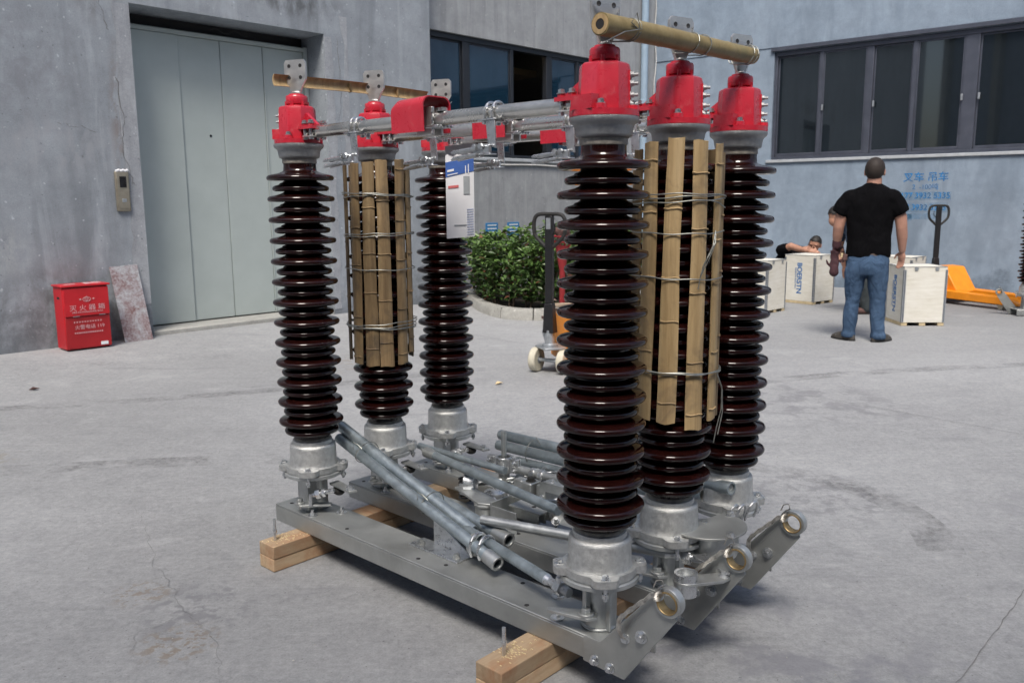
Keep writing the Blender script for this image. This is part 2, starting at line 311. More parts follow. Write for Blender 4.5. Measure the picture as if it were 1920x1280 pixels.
# ------------------------------------------------------------------ mesh helpers
class MB:
    def __init__(s): s.v = []; s.f = []
    def add(s, vs, fs, M=None):
        o = len(s.v)
        s.v += [tuple(M @ Vector(p)) if M else tuple(p) for p in vs]
        s.f += [tuple(i + o for i in f) for f in fs]; return s
    def box(s, x0, x1, y0, y1, z0, z1, M=None):
        vs = [(x0, y0, z0), (x1, y0, z0), (x1, y1, z0), (x0, y1, z0), (x0, y0, z1), (x1, y0, z1), (x1, y1, z1), (x0, y1, z1)]
        return s.add(vs, [(0, 3, 2, 1), (4, 5, 6, 7), (0, 1, 5, 4), (1, 2, 6, 5), (2, 3, 7, 6), (3, 0, 4, 7)], M)
    def prism(s, poly, z0, z1, M=None):       # polygon in xy (counter-clockwise) raised from z0 to z1
        n = len(poly); vs = [(p[0], p[1], z0) for p in poly] + [(p[0], p[1], z1) for p in poly]
        return s.add(vs, [tuple(range(n))[::-1], tuple(range(n, 2 * n))] + [(i, (i + 1) % n, n + (i + 1) % n, n + i) for i in range(n)], M)
    def cyl(s, p0, p1, r0, r1=None, n=16, cap=True, inner=None):
        r1 = r0 if r1 is None else r1; p0 = Vector(p0); p1 = Vector(p1); d = (p1 - p0)
        q = d.to_track_quat('Z', 'Y').to_matrix(); vs = []
        for p, r in ((p0, r0), (p1, r1)):
            for i in range(n): a = 2 * pi * i / n; vs.append(p + q @ Vector((r * cos(a), r * sin(a), 0)))
        fs = [(i, (i + 1) % n, n + (i + 1) % n, n + i) for i in range(n)]
        if inner:      # open pipe end with a wall thickness
            for p, r in ((p0, inner), (p1, inner)):
                for i in range(n): a = 2 * pi * i / n; vs.append(p + q @ Vector((r * cos(a), r * sin(a), 0)))
            fs += [(2 * n + i, 3 * n + i, 3 * n + (i + 1) % n, 2 * n + (i + 1) % n) for i in range(n)]
            fs += [(n + i, n + (i + 1) % n, 3 * n + (i + 1) % n, 3 * n + i) for i in range(n)] + [(i, 2 * n + i, 2 * n + (i + 1) % n, (i + 1) % n) for i in range(n)]
        elif cap: fs += [tuple(range(n))[::-1], tuple(range(n, 2 * n))]
        return s.add(vs, fs)
    def hexa(s, p0, p1, r): return s.cyl(p0, p1, r, r, 6)
    def bolt(s, p, d, r=.008, h=.007, washer=True, shank=0.):
        p = Vector(p); d = Vector(d).normalized()
        if washer: s.cyl(p, p + d * .002, r * 1.35, None, 14)
        s.hexa(p + d * .002, p + d * (h + .002), r); s.cyl(p + d * (h + .002), p + d * (h + .0035 + shank), r * .62, None, 10)
        return s
    def tube(s, pts, r, n=8, closed=False):
        pts = [Vector(p) for p in pts]; m = len(pts); vs = []; ref = Vector((.13, .31, .94))
        for i, p in enumerate(pts):
            a = pts[i - 1] if (i or closed) else p; b = pts[(i + 1) % m] if (i < m - 1 or closed) else p
            t = (b - a).normalized(); u = t.cross(ref)
            if u.length < 1e-3: u = t.cross(Vector((1, 0, 0)))
            u.normalize(); w = t.cross(u); rr = r[i] if isinstance(r, (list, tuple)) else r
            for k in range(n): an = 2 * pi * k / n; vs.append(p + (u * cos(an) + w * sin(an)) * rr)
        fs = []
        for i in range(m if closed else m - 1):
            j = (i + 1) % m
            for k in range(n): fs.append((i * n + k, i * n + (k + 1) % n, j * n + (k + 1) % n, j * n + k))
        if not closed: fs += [tuple(range(n))[::-1], tuple(range((m - 1) * n, m * n))]
        return s.add(vs, fs)
    def lathe(s, prof, n=32, c=(0, 0, 0), M=None, capb=True, capt=True):
        vs = []; m = len(prof)
        for r, z in prof:
            for k in range(n): a = 2 * pi * k / n; vs.append((c[0] + r * cos(a), c[1] + r * sin(a), c[2] + z))
        fs = [(i * n + k, i * n + (k + 1) % n, (i + 1) * n + (k + 1) % n, (i + 1) * n + k) for i in range(m - 1) for k in range(n)]
        if capb: fs.append(tuple(range(n))[::-1])
        if capt: fs.append(tuple(range((m - 1) * n, m * n)))
        return s.add(vs, fs, M)
    def ell(s, c, rx, ry, rz, M=None, nu=20, nv=12):
        prof = [(sin(pi * i / nv), -cos(pi * i / nv)) for i in range(nv + 1)]; vs = []
        for r, z in prof:
            for k in range(nu): a = 2 * pi * k / nu; vs.append(Vector((rx * max(r, .002) * cos(a), ry * max(r, .002) * sin(a), rz * z)))
        if M: vs = [M @ v for v in vs]
        vs = [v + Vector(c) for v in vs]
        fs = [(i * nu + k, i * nu + (k + 1) % nu, (i + 1) * nu + (k + 1) % nu, (i + 1) * nu + k) for i in range(nv) for k in range(nu)]
        fs += [tuple(range(nu))[::-1], tuple(range(nv * nu, nv * nu + nu))]
        return s.add(vs, fs)
    def loft(s, rings, n=24):      # rings: (x, y, z, rx, ry)
        vs = []
        for x, y, z, rx, ry in rings:
            for k in range(n): a = 2 * pi * k / n; vs.append((x + rx * cos(a), y + ry * sin(a), z))
        m = len(rings); fs = [(i * n + k, i * n + (k + 1) % n, (i + 1) * n + (k + 1) % n, (i + 1) * n + k) for i in range(m - 1) for k in range(n)]
        fs += [tuple(range(n))[::-1], tuple(range((m - 1) * n, m * n))]
        return s.add(vs, fs)
    def mesh(s, name, mat, smooth=35):
        me = bpy.data.meshes.new(name); me.from_pydata(s.v, [], s.f); me.validate(); me.update()
        mats = mat if isinstance(mat, (list, tuple)) else [mat]
        for m in mats: me.materials.append(MATS[m])
        if smooth:
            me.shade_smooth(); me.set_sharp_from_angle(angle=R(smooth))
        return me
    def build(s, name, mat, parent=None, bevel=0., smooth=35, seg=2, loc=None, rz=0.):
        o = bpy.data.objects.new(name, s.mesh(name, mat, smooth)); COL.objects.link(o)
        if parent: o.parent = parent
        if loc: o.location = loc
        if rz: o.rotation_euler = (0, 0, rz)
        if bevel:
            b = o.modifiers.new('bevel', 'BEVEL'); b.width = bevel; b.segments = seg; b.limit_method = 'ANGLE'; b.angle_limit = R(40); b.harden_normals = False
        return o

def tag(o, label=None, cat=None, group=None, kind=None):
    if label: o['label'] = label
    if cat: o['category'] = cat
    if group: o['group'] = group
    if kind: o['kind'] = kind
    return o
def thing(name, label, cat, loc=(0, 0, 0), rz=0., group=None):
    o = bpy.data.objects.new(name, None); COL.objects.link(o); o.location = loc; o.rotation_euler = (0, 0, rz); o.empty_display_size = .1
    return tag(o, label, cat, group)
def kids(o): return [c for c in bpy.data.objects if c.parent == o]
def copy_tree(o, parent=None):
    c = o.copy(); COL.objects.link(c); c.parent = parent
    for ch in kids(o): copy_tree(ch, c)
    return c
def share(name, me, parent, loc=(0, 0, 0), rz=0., rot=None):
    o = bpy.data.objects.new(name, me); COL.objects.link(o); o.parent = parent; o.location = loc; o.rotation_euler = rot if rot else (0, 0, rz); return o
def tmp_eval(o):
    COL.objects.link(o); dg = bpy.context.evaluated_depsgraph_get(); me = bpy.data.meshes.new_from_object(o.evaluated_get(dg)); COL.objects.unlink(o); return me
def text(body, size, mat, parent, M, name='lettering', sx=1., ext=.0008, align='CENTER', bold=0.):
    cu = bpy.data.curves.new('t', 'FONT'); cu.body = body; cu.size = size; cu.extrude = ext; cu.align_x = align; cu.align_y = 'CENTER'; cu.offset = bold
    o = bpy.data.objects.new('t', cu); me = tmp_eval(o); bpy.data.objects.remove(o); me.name = name; me.materials.clear(); me.materials.append(MATS[mat]); me.transform(Matrix.Diagonal((sx, 1, 1, 1)))
    q = bpy.data.objects.new(name, me); COL.objects.link(q); q.parent = parent; q.matrix_local = M; return q
def evalmesh(o, name):
    COL.objects.unlink(o); me = tmp_eval(o); COL.objects.link(o); me.name = name
    o.modifiers.clear(); o.data = me; return me
def sm(x): x = max(0., min(1., x)); return x * x * (3 - 2 * x)
RX = lambda a: Matrix.Rotation(a, 4, 'X')
RY = lambda a: Matrix.Rotation(a, 4, 'Y')
RZ = lambda a: Matrix.Rotation(a, 4, 'Z')
T = lambda *p: Matrix.Translation(Vector(p))

# ================================================================== the setting
LO, LRZ = Vector((-4.2176, 6.8725, 0)), R(90 - 43.445)        # left building wall: local x along the wall, y into the building
BO = Vector((2.3346, 14.1831, 0))                               # rear wall, parallel to it
RO, RRZ = Vector((4.6548, 12.2431, 0)), R(-39.9)               # right-hand wall
LT = Vector((cos(LRZ), sin(LRZ))); LN = Vector((-sin(LRZ), cos(LRZ)))
def gz(x, y):                                                   # the yard rises a little towards the left building
    p = Vector((x, y)) - LO.xy; d = -(p @ LN); s = p @ LT
    return .045 * sm((1.5 - d) / 1.5) * sm((5.6 - s) / 1.0)
def make_ground():
    m = MB(); xs = [-150, -60, -25, -14] + [-9 + .3 * i for i in range(64)] + [14, 25, 60, 150]
    ys = [-150, -60, -20, -6] + [-1 + .3 * i for i in range(55)] + [20, 40, 80, 150]
    for y in ys:
        for x in xs: m.v.append((x, y, gz(x, y)))
    n = len(xs)
    for j in range(len(ys) - 1):
        for i in range(n - 1): m.f.append((j * n + i, j * n + i + 1, (j + 1) * n + i + 1, (j + 1) * n + i))
    return tag(m.build('ground', 'yard_concrete', smooth=60), 'grey concrete yard with scuffs, drip stains and cracks', None, None, 'structure')
ground = make_ground()
def ribbon(name, pts, w, mat, parent, z=.004, jit=.0, sub=6, taper=False):
    P = []
    for a, b in zip(pts, pts[1:]):
        for k in range(sub): P.append(Vector(a).lerp(Vector(b), k / sub))
    P.append(Vector(pts[-1])); m = MB(); N = len(P)
    for i, p in enumerate(P):
        t = (P[min(N - 1, i + 1)] - P[max(0, i - 1)]).normalized(); nn = Vector((-t.y, t.x))
        o = nn * random.uniform(-jit, jit); ww = w * random.uniform(.6, 1.4) * (.3 + .7 * sin(pi * min(1, (i + .6) / N)) if taper else 1)
        for sgn in (-1, 1):
            q = p + o + nn * ww * sgn; m.v.append((q.x, q.y, gz(q.x, q.y) + z))
    for i in range(N - 1): m.f.append((2 * i, 2 * i + 2, 2 * i + 3, 2 * i + 1))
    return m.build(name, mat, parent, smooth=0)
ribbon('crack', [(-1.70, 3.75), (-1.656, 3.524), (-1.466, 3.214), (-1.271, 2.835), (-1.13, 2.645), (-1.019, 2.477), (-.928, 2.376), (-.812, 2.195), (-.773, 2.05), (-.83, 1.8)], .0006, 'crack_grey', ground, .004, .012, 9, True)
ribbon('crack', [(-1.02, 2.48), (-1.12, 2.36), (-1.1, 2.22)], .0007, 'crack_grey', ground, .004, .01, 7, True)
ribbon('expansion_joint', [(.6, 1.45), (1.171, 2.063), (1.656, 2.582), (3.2, 4.23)], .0013, 'crack_grey', ground, .004, .004, 20)
ribbon('expansion_joint', [(-1.0, 8.75), (1.837, 5.495), (2.759, 4.431), (4.4, 2.5)], .0016, 'crack_grey', ground, .0045, .004, 24)
ribbon('crack', [(.95, 7.2), (.6, 7.45), (.1, 7.5), (-.4, 7.8)], .0016, 'crack_grey', ground, .004, .02, 9, True)

def tyre(pts, w_, name='tyre_mark'):
    P = cat2(pts); m = MB()
    for i, p in enumerate(P):
        a = Vector(P[max(0, i - 1)]); b = Vector(P[min(len(P) - 1, i + 1)]); t = (b - a).normalized(); n_ = Vector((-t.y, t.x)); q = Vector(p)
        for sg in (-1, 1): v = q + n_ * w_ * sg; m.v.append((v.x, v.y, gz(v.x, v.y) + .0025))
    for i in range(len(P) - 1): m.f.append((2 * i, 2 * i + 2, 2 * i + 3, 2 * i + 1))
    m.build(name, 'tyre_dirt', ground, smooth=0)
def cat2(P, k=10): return [tuple((1 - f) ** 2 * P[0][q] + 2 * f * (1 - f) * P[1][q] + f * f * P[2][q] for q in (0, 1)) for f in [i / (k * 3) for i in range(k * 3 + 1)]]
tyre([(.6, 5.2), (2.6, 6.6), (6.0, 6.4)], .075); tyre([(.3, 4.2), (1.9, 3.9), (1.55, 2.9)], .08); tyre([(-5.5, 4.9), (-2.5, 5.0), (-.4, 6.3)], .07); tyre([(-4.5, 3.4), (-2.2, 4.1), (-.9, 4.1)], .08)

# ------------------------------------------------------------------ left building with the lift door
LB = thing('concrete_building', 'grey cement-rendered building front with a tall recessed pale sliding door', 'building', LO, LRZ)
DX0, DX1, DZ, REC = 1.285, 3.305, 2.995, .34
w = MB(); w.box(-9, DX0, 0, .55, -.3, 9.); w.box(DX1, 4.775, 0, .55, -.3, 9.); w.box(DX0, DX1, 0, .55, DZ, 9.)
w.box(-9, 4.775, .55, 4., 8.8, 9.); w.build('wall', 'wall_cement', LB)
m = MB(); m.box(DX0 + .002, DX1 - .002, .002, .6, -.2, .088); m.build('threshold', 'kerb_concrete', LB, .01)
m = MB(); m.box(DX0 + .002, DX1 - .002, .42, .46, .088, DZ - .002); m.build('shaft_void', 'dark_void', LB)
door = MB().box(DX0 + .004, DX1 - .004, .37, .385, 2.80, 2.90).build('door', 'door_frame', LB, .004)
tag(door, 'pale grey-green sliding door of four tall leaves')
m = MB(); m.box(DX1 - .05, DX1 - .004, .31, .40, .09, 2.895); m.build('door_jamb', 'door_frame', door, .004)
m = MB(); m.box(DX0 + .004, DX1 - .004, .315, .385, 2.845, 2.885); m.build('door_head', 'door_frame', door, .004)
for x0, x1, y0 in ((DX0 + .006, 1.862, .315), (1.846, 2.298, .335), (2.302, 2.770, .335), (2.79, DX1 - .052, .338)):
    m = MB(); m.box(x0, x1, y0, y0 + .02, .10, 2.842); m.build('door_leaf', 'door_paint', door, .006)
m = MB(); m.box(2.772, 2.788, .328, .345, .10, 2.842); m.build('cover_strip', 'door_frame', door, .002)
m = MB(); m.cyl((2.15, .335, 1.92), (2.15, .331, 1.92), .012, None, 12); m.build('key_hole', 'screen_black', door)
m = MB()
for k in range(14):
    m.tube([(2.2 + .03 * k, .30, 2.93 + .02 * sin(k * .9)), (2.2 + .03 * (k + 1), .30, 2.93 + .02 * sin(k * .9 + .9))], .004, 6)
m.build('loose_cable', 'black_rubber', LB)
def jag_strip(name, xa, xb, z0, z1, side, mat, parent, amp=.05, y=-.004, step=.06):
    n = int((z1 - z0) / step); poly = []
    for i in range(n + 1):
        z = z0 + (z1 - z0) * i / n; j = noise.noise(Vector((xa * 3.1, z * 2.3, 1.7))) * amp + noise.noise(Vector((xa, z * 9, 4.))) * amp * .35
        poly.append((z, j))
    m = MB()
    for z, j in poly:
        a, b = (xa + j, xb) if side < 0 else (xa, xb + j)
        m.v += [(a, y, z), (b, y, z), (a, .0, z), (b, .0, z)]
    for i in range(n):
        o = 4 * i; m.f += [(o, o + 1, o + 5, o + 4), (o + 2, o, o + 4, o + 6), (o + 1, o + 3, o + 7, o + 5)]
    return m.build(name, mat, parent, smooth=0)
jag_strip('plaster_patch', 1.15, DX0 - .001, .35, 2.98, -1, 'wall_patch', LB)
jag_strip('plaster_patch', DX1 + .001, 3.40, .1, 2.97, 1, 'wall_patch', LB, .04)
jag_strip('plaster_patch', 3.52, 3.60, 1.1, 3.2, -1, 'wall_patch', LB, .06, -.003)
def wall_crack(pts, w0, parent, y=-.0055, mat='crack_grey'):
    m = MB(); P = []
    for a, b in zip(pts, pts[1:]):
        for k in range(7): P.append((a[0] + (b[0] - a[0]) * k / 7 + random.uniform(-.012, .012), a[1] + (b[1] - a[1]) * k / 7 + random.uniform(-.012, .012)))
    for i, (x, z) in enumerate(P):
        ww = w0 * random.uniform(.3, 1.5); m.v += [(x - ww, y, z - ww * .4), (x + ww, y, z + ww * .4)]
    for i in range(len(P) - 1): m.f.append((2 * i, 2 * i + 1, 2 * i + 3, 2 * i + 2))
    return m.build('crack', mat, parent, smooth=0)
wall_crack([(1.13, 2.35), (1.16, 2.0), (1.14, 1.7), (1.2, 1.45), (1.24, 1.42)], .003, LB)
wall_crack([(.62, 1.93), (.8, 1.915), (.95, 1.87)], .0022, LB, -.0015)
wall_crack([(1.0, 3.1), (1.06, 2.85), (1.1, 2.72)], .0022, LB, -.0015)
wall_crack([(3.46, 3.0), (3.50, 2.5), (3.46, 2.1), (3.49, 1.5)], .0022, LB, -.0015)
# wall-mounted call panel
ic = thing('wall_intercom', 'narrow bronze call panel with a black screen fixed beside the door', 'intercom', LO + Vector((*(LT * 1.10), 0)), LRZ)
m = MB(); m.box(-.062, .062, -.028, -.0, 1.195, 1.545); m.build('housing', 'intercom_gold', ic, .012, seg=3)
m = MB(); m.box(-.05, .05, -.034, -.0275, 1.22, 1.52); m.build('face_plate', 'intercom_gold', ic, .004)
m = MB(); m.box(-.028, .030, -.038, -.0335, 1.405, 1.50); m.build('screen', 'screen_black', ic, .003)
m = MB(); m.box(-.018, .02, -.037, -.0335, 1.275, 1.305); m.build('button', 'steel_strip', ic, .003)
m = MB()
for k in range(6): m.ell((-.04 + .018 * k, -.018, 1.548 + .006 * (k % 2)), .014, .012, .012)
m.build('sealant', 'paper_white', ic)

# ------------------------------------------------------------------ rear wall with blue-glass windows
def window_wall(root, xl, xr, ox0, ox1, oz0, oz1, mat, mulls, frame, pane, skip, yf, pref, deep, top=9.):
    w = MB(); w.box(xl, ox0, 0, .3, -.3, top); w.box(ox1, xr, 0, .3, -.3, top); w.box(ox0, ox1, 0, .3, -.3, oz0); w.box(ox0, ox1, 0, .3, oz1, top)
    w.build('wall', mat, root)
    win = MB(); f = .045
    win.box(ox0 + .001, ox1 - .001, yf, yf + .09, oz0 + .001, oz0 + f); win.box(ox0 + .001, ox1 - .001, yf, yf + .09, oz1 - f - .02, oz1 - .001)
    win.box(ox0 + .001, ox0 + f, yf, yf + .09, oz0 + f, oz1 - f - .02); win.box(ox1 - f, ox1 - .001, yf, yf + .09, oz0 + f, oz1 - f - .02)
    win = win.build('window', frame, root, .004); tag(win, pref)
    for i, (x, wd_) in enumerate(mulls):
        m = MB(); m.box(x - wd_, x + wd_, yf + .005, yf + .085, oz0 + f + .001, oz1 - f - .021); m.build('mullion', frame, win, .004)
    edges = [ox0 + f] + sum([[x - wd_, x + wd_] for x, wd_ in mulls], []) + [ox1 - f]
    for i in range(0, len(edges), 2):
        a, b = edges[i], edges[i + 1]
        if i // 2 in skip: continue
        s = .022; z0, z1 = oz0 + f + .002, oz1 - f - .022; yy = yf + (.03 if (i // 2) % 2 else .05)
        m = MB(); m.box(a + .001, b - .001, yy - .014, yy + .014, z0, z0 + s + .02); m.box(a + .001, b - .001, yy - .014, yy + .014, z1 - s, z1)
        m.box(a + .001, a + s, yy - .014, yy + .014, z0 + s + .02, z1 - s); m.box(b - s, b - .001, yy - .014, yy + .014, z0 + s + .02, z1 - s); m.build('sash', frame, win, .003)
        m = MB(); m.box(a + s, b - s, yy - .003, yy + .003, z0 + s + .02, z1 - s); m.build('pane', pane, win, smooth=0)
    r = MB(); x0, x1, y0, y1, z0, z1 = ox0 - .3, ox1 + .3, .302, deep, .9, oz1 + .35
    r.box(x0, x1, y1, y1 + .1, z0, z1); r.box(x0, x1, y0, y1, z1, z1 + .1); r.box(x0, x1, y0, y1, z0 - .1, z0); r.box(x0 - .1, x0, y0, y1, z0, z1); r.box(x1, x1 + .1, y0, y1, z0, z1)
    r.build('interior_room', 'interior_wall', root)
    return win
RB = thing('workshop_building', 'pale plastered rear building with a strip of blue-tinted windows', 'building', BO, LRZ)
win = window_wall(RB, -6.2, .0, -5.3, -1.25, 1.83, 3.315, 'wall_plaster', [(-4.15, .055), (-3.30, .03), (-2.54, .055), (-1.9, .03)], 'window_frame_dark', 'glass_blue', (2,), .05, 'strip of sliding windows, one sash pushed open', 3.)
m = MB(); m.box(-3.25, -2.6, 1.2, 1.3, 2.75, 3.5); m.box(-3.9, -1.4, 1.3, 2.9, 3.20, 3.3); m.build('soffit', 'interior_beige', RB, .01)
t = NT('lamp_glow'); t.set(Base_Color=(.9, .8, .6), Emission_Color=(1., .78, .48), Emission_Strength=7.)
m = MB(); m.box(-3.2, -2.9, 1.0, 1.06, 3.42, 3.46); m.build('ceiling_lamp', 'lamp_glow', RB)
m = MB(); m.box(-3.2, -2.7, 2.4, 2.5, .95, 2.75); m.build('inner_door', 'interior_dark', RB, .01)
m = MB(); m.box(-5.3, -1.25, -.03, .049, 1.785, 1.828); m.build('sill', 'sill_cement', RB, .006)
# ------------------------------------------------------------------ right-hand wall
SB = thing('side_building', 'blue-grey painted wall with a long row of dark sliding windows', 'building', RO, RRZ)
win = window_wall(SB, -3.02, 14., -1.03, 4.2, 1.835, 3.375, 'wall_paint', [(-.345, .028), (.325, .045), (.90, .028), (1.58, .085), (2.5, .03), (3.3, .045)], 'window_frame', 'glass_dark', (), .03, 'row of dark sliding windows in grey aluminium frames', 3.4)
for x in (-.30, .40, 1.50, 1.70):
    m = MB(); m.box(x - .012, x + .012, .005, .03, 2.5, 2.58); m.build('latch', 'steel_strip', win, .003)
m = MB(); m.box(-1.07, 4.24, -.035, .029, 3.376, 3.43); m.build('drip_rail', 'window_frame', SB, .004)
m = MB(); m.box(-1.09, 4.26, -.03, .029, 1.79, 1.833); m.build('sill', 'sill_cement', SB, .006)
m = MB(); m.box(-3.02, 14., -.012, -.0005, 3.435, 9.); m.build('upper_cladding', 'wall_paint', SB, .002)
for x in (-.7, .1, 1.1, 2.2):
    for y in (1.1, 2.0):
        m = MB(); m.box(x, x + .5, y, y + .06, 3.0, 3.04); m.build('ceiling_lamp', 'sign_white', SB)
for b_ in ((-.9, -.1, 2.2, 2.8, .902, 2.3), (.4, 1.3, 2.4, 3.0, .902, 2.15)): MB().box(*b_).build('cabinet', 'interior_dark', SB, .01)
def wtext(s, x, z, size, mat='spray_blue', sx=1., bold=.0): return text(s, size, mat, SB, T(x, -.003, z) @ RX(R(90)), 'painted_lettering', sx, .0006, 'CENTER', bold)
wtext('叉车 吊车', 1.145, 1.53, .132, 'spray_blue', 1., .0016); wtext('2  -100吨', 1.145, 1.405, .085, 'spray_blue', 1., 0.)
wtext('177 3932 5335', 1.15, 1.29, .108, 'spray_blue', .95, .0012); wtext('177 3932 5335', 1.115, 1.135, .106, 'spray_blue', .95, .0012)
for x0, x1, z0, z1 in ((.80, 1.47, 1.235, 1.345), (.76, 1.44, 1.07, 1.20), (.78, 1.30, .98, 1.06), (.9, 1.0, .96, 1.05)):
    m = MB(); m.box(x0, x1, -.0022, -.0012, z0, z1); m.build('paint_overspray', 'spray_faint', SB, smooth=0)
# services on the walls
dp = thing('drain_pipe', 'vertical grey-blue plastic drain pipe beside the corner of the yard', 'pipe', BO, LRZ)
m = MB(); m.cyl((-.40, -.07, 0), (-.40, -.07, 8.8), .055, None, 20); m.build('pipe', 'pvc_pipe', dp)
for z in (.9, 2.73, 4.6):
    m = MB(); m.cyl((-.40, -.07, z), (-.40, -.07, z + .09), .064, None, 20); m.build('coupling', 'pvc_pipe', dp, .004)
    m = MB(); m.box(-.50, -.30, -.075, -.002, z - .06, z - .03); m.build('bracket', 'steel_strip', dp, .003)
m = MB(); m.tube([(-.05 + .02 * sin(i * 1.3), -.03 - .01 * sin(i * .7), 5.2 - i * .16) for i in range(17)], .009, 8)
tag(m.build('hanging_cable', 'cable_white', None, loc=BO, rz=LRZ), 'thin cable hanging down the corner between the two walls', 'cable')
m = MB(); m.tube([(-4.7 + i * .25, -.02, 1.745 + .006 * sin(i * 1.1)) for i in range(15)], .011, 8)
tag(m.build('wall_conduit', 'conduit_white', None, loc=BO, rz=LRZ), 'thin white conduit running below the blue windows', 'conduit')
for x, lab in ((-3.78, 'left of the two small blue notices on the wall above the hedge'), (-3.36, 'right of the two small blue notices on the wall above the hedge')):
    s = thing('notice_sign', lab, 'sign', BO, LRZ, 'small blue notices above the hedge')
    m = MB(); m.box(x - .115, x + .115, -.012, -.001, .80, .975); m.build('board', 'blue_sign', s, .003)
    for k in range(3):
        m = MB(); m.box(x - .085, x + .085 - .03 * (k == 2), -.0145, -.0122, 0.935 - .045 * k, .952 - .045 * k); m.build('text_line', 'sign_white', s, smooth=0)

# ------------------------------------------------------------------ unseen building added for reflections and to darken the near ground
OB = thing('unseen_shade_building', 'plain grey workshop added out of view for reflections and to shade the near yard', 'building', (0, -4.6, 0))
w = MB(); w.box(-16, 18, -.4, 0, -.2, 1.1); w.box(-16, 18, -.4, 0, 3.2, 9.); w.build('wall', 'wall_plaster', OB)
for k in range(12):
    x = -15.5 + 2.8 * k; m = MB(); m.box(x, x + 2.3, -.3, -.25, 1.1, 3.2); m.build('pane', 'glass_dark', OB, smooth=0)
    m = MB(); m.box(x + 2.3, x + 2.8, -.4, .02, 1.1, 3.2); m.build('pier', 'wall_patch', OB)
m = MB(); m.box(-16, 18, -3., -2.9, -.2, 8.); m.box(-16, 18, -3., -.4, 7.9, 8.); m.build('interior_room', 'interior_dark', OB)
for k in range(13):
    x = -15.95 + 2.8 * k; m = MB(); m.box(x, x + .34, -.02, .22, -.1, 8.); m.build('column', 'column_tan', OB)

# ------------------------------------------------------------------ planter and hedge
KP = [(-.85, 11.6), (-.60, 10.75), (-.50, 10.2), (-.36, 9.62), (-.12, 9.17), (.14, 8.99), (.42, 9.0), (.80, 9.22), (1.2, 9.75), (1.6, 10.5), (2.0, 11.6), (2.3, 12.7)]
def cat(P, k=6):
    o = []
    for i in range(len(P) - 1):
        a, b, c, d = P[max(0, i - 1)], P[i], P[i + 1], P[min(len(P) - 1, i + 2)]
        for s in range(k):
            t = s / k; o.append(tuple(.5 * (2 * b[q] + (c[q] - a[q]) * t + (2 * a[q] - 5 * b[q] + 4 * c[q] - d[q]) * t * t + (3 * b[q] - a[q] - 3 * c[q] + d[q]) * t ** 3) for q in range(len(b))))
    return o + [P[-1]]
KC = cat(KP)
pk = thing('planter_bed', 'curved raised concrete kerb round a planted bed by the rear wall', 'planter', (.5, 9.8, 0))
off = Vector((-.5, -9.8, 0)); i = 0
def knorm(i):
    a = Vector(KC[max(0, i - 1)]); b = Vector(KC[min(len(KC) - 1, i + 1)]); t = (b - a).normalized(); return Vector((-t.y, t.x))
while i < len(KC) - 1:
    j = min(len(KC) - 1, i + 8); m = MB()
    for k in range(i, j + 1):
        p = Vector(KC[k]); n_ = knorm(k); q0 = p; q1 = p + n_ * .13; e = .004 * noise.noise(Vector((k * .7, 0, 0)))
        sh = .006 if k == i else (-.006 if k == j else 0)
        t_ = Vector((n_.y, -n_.x)) * sh
        for q, z in ((q0 - n_ * .01 + t_, -.02), (q0 + t_, .085 + e), (q0 + n_ * .02 + t_, .118 + e), (q1 - n_ * .015 + t_, .12 + e), (q1 + t_, .10), (q1 + t_, -.02)): m.v.append((q.x + off.x, q.y + off.y, z))
    for k in range(j - i):
        for s in range(5): m.f.append((6 * k + s, 6 * k + 6 + s, 6 * k + 7 + s, 6 * k + 1 + s))
    m.f += [(0, 1, 2, 3, 4, 5), tuple(6 * (j - i) + s for s in range(5, -1, -1))]
    m.build('kerb_stone', 'kerb_concrete', pk, smooth=50); i = j
m = MB(); inner = [Vector(KC[k]) + knorm(k) * .12 for k in range(len(KC))]
wl = [BO.xy + LT * s - LN * .02 for s in (-.2, -1.5, -3., -4.3)]
pol = [(p.x + off.x, p.y + off.y) for p in inner] + [(p.x + off.x, p.y + off.y) for p in wl]
m.v = [(x, y, .085) for x, y in pol]; m.f = [tuple(range(len(pol)))]; m.build('soil', 'soil', pk, smooth=0)

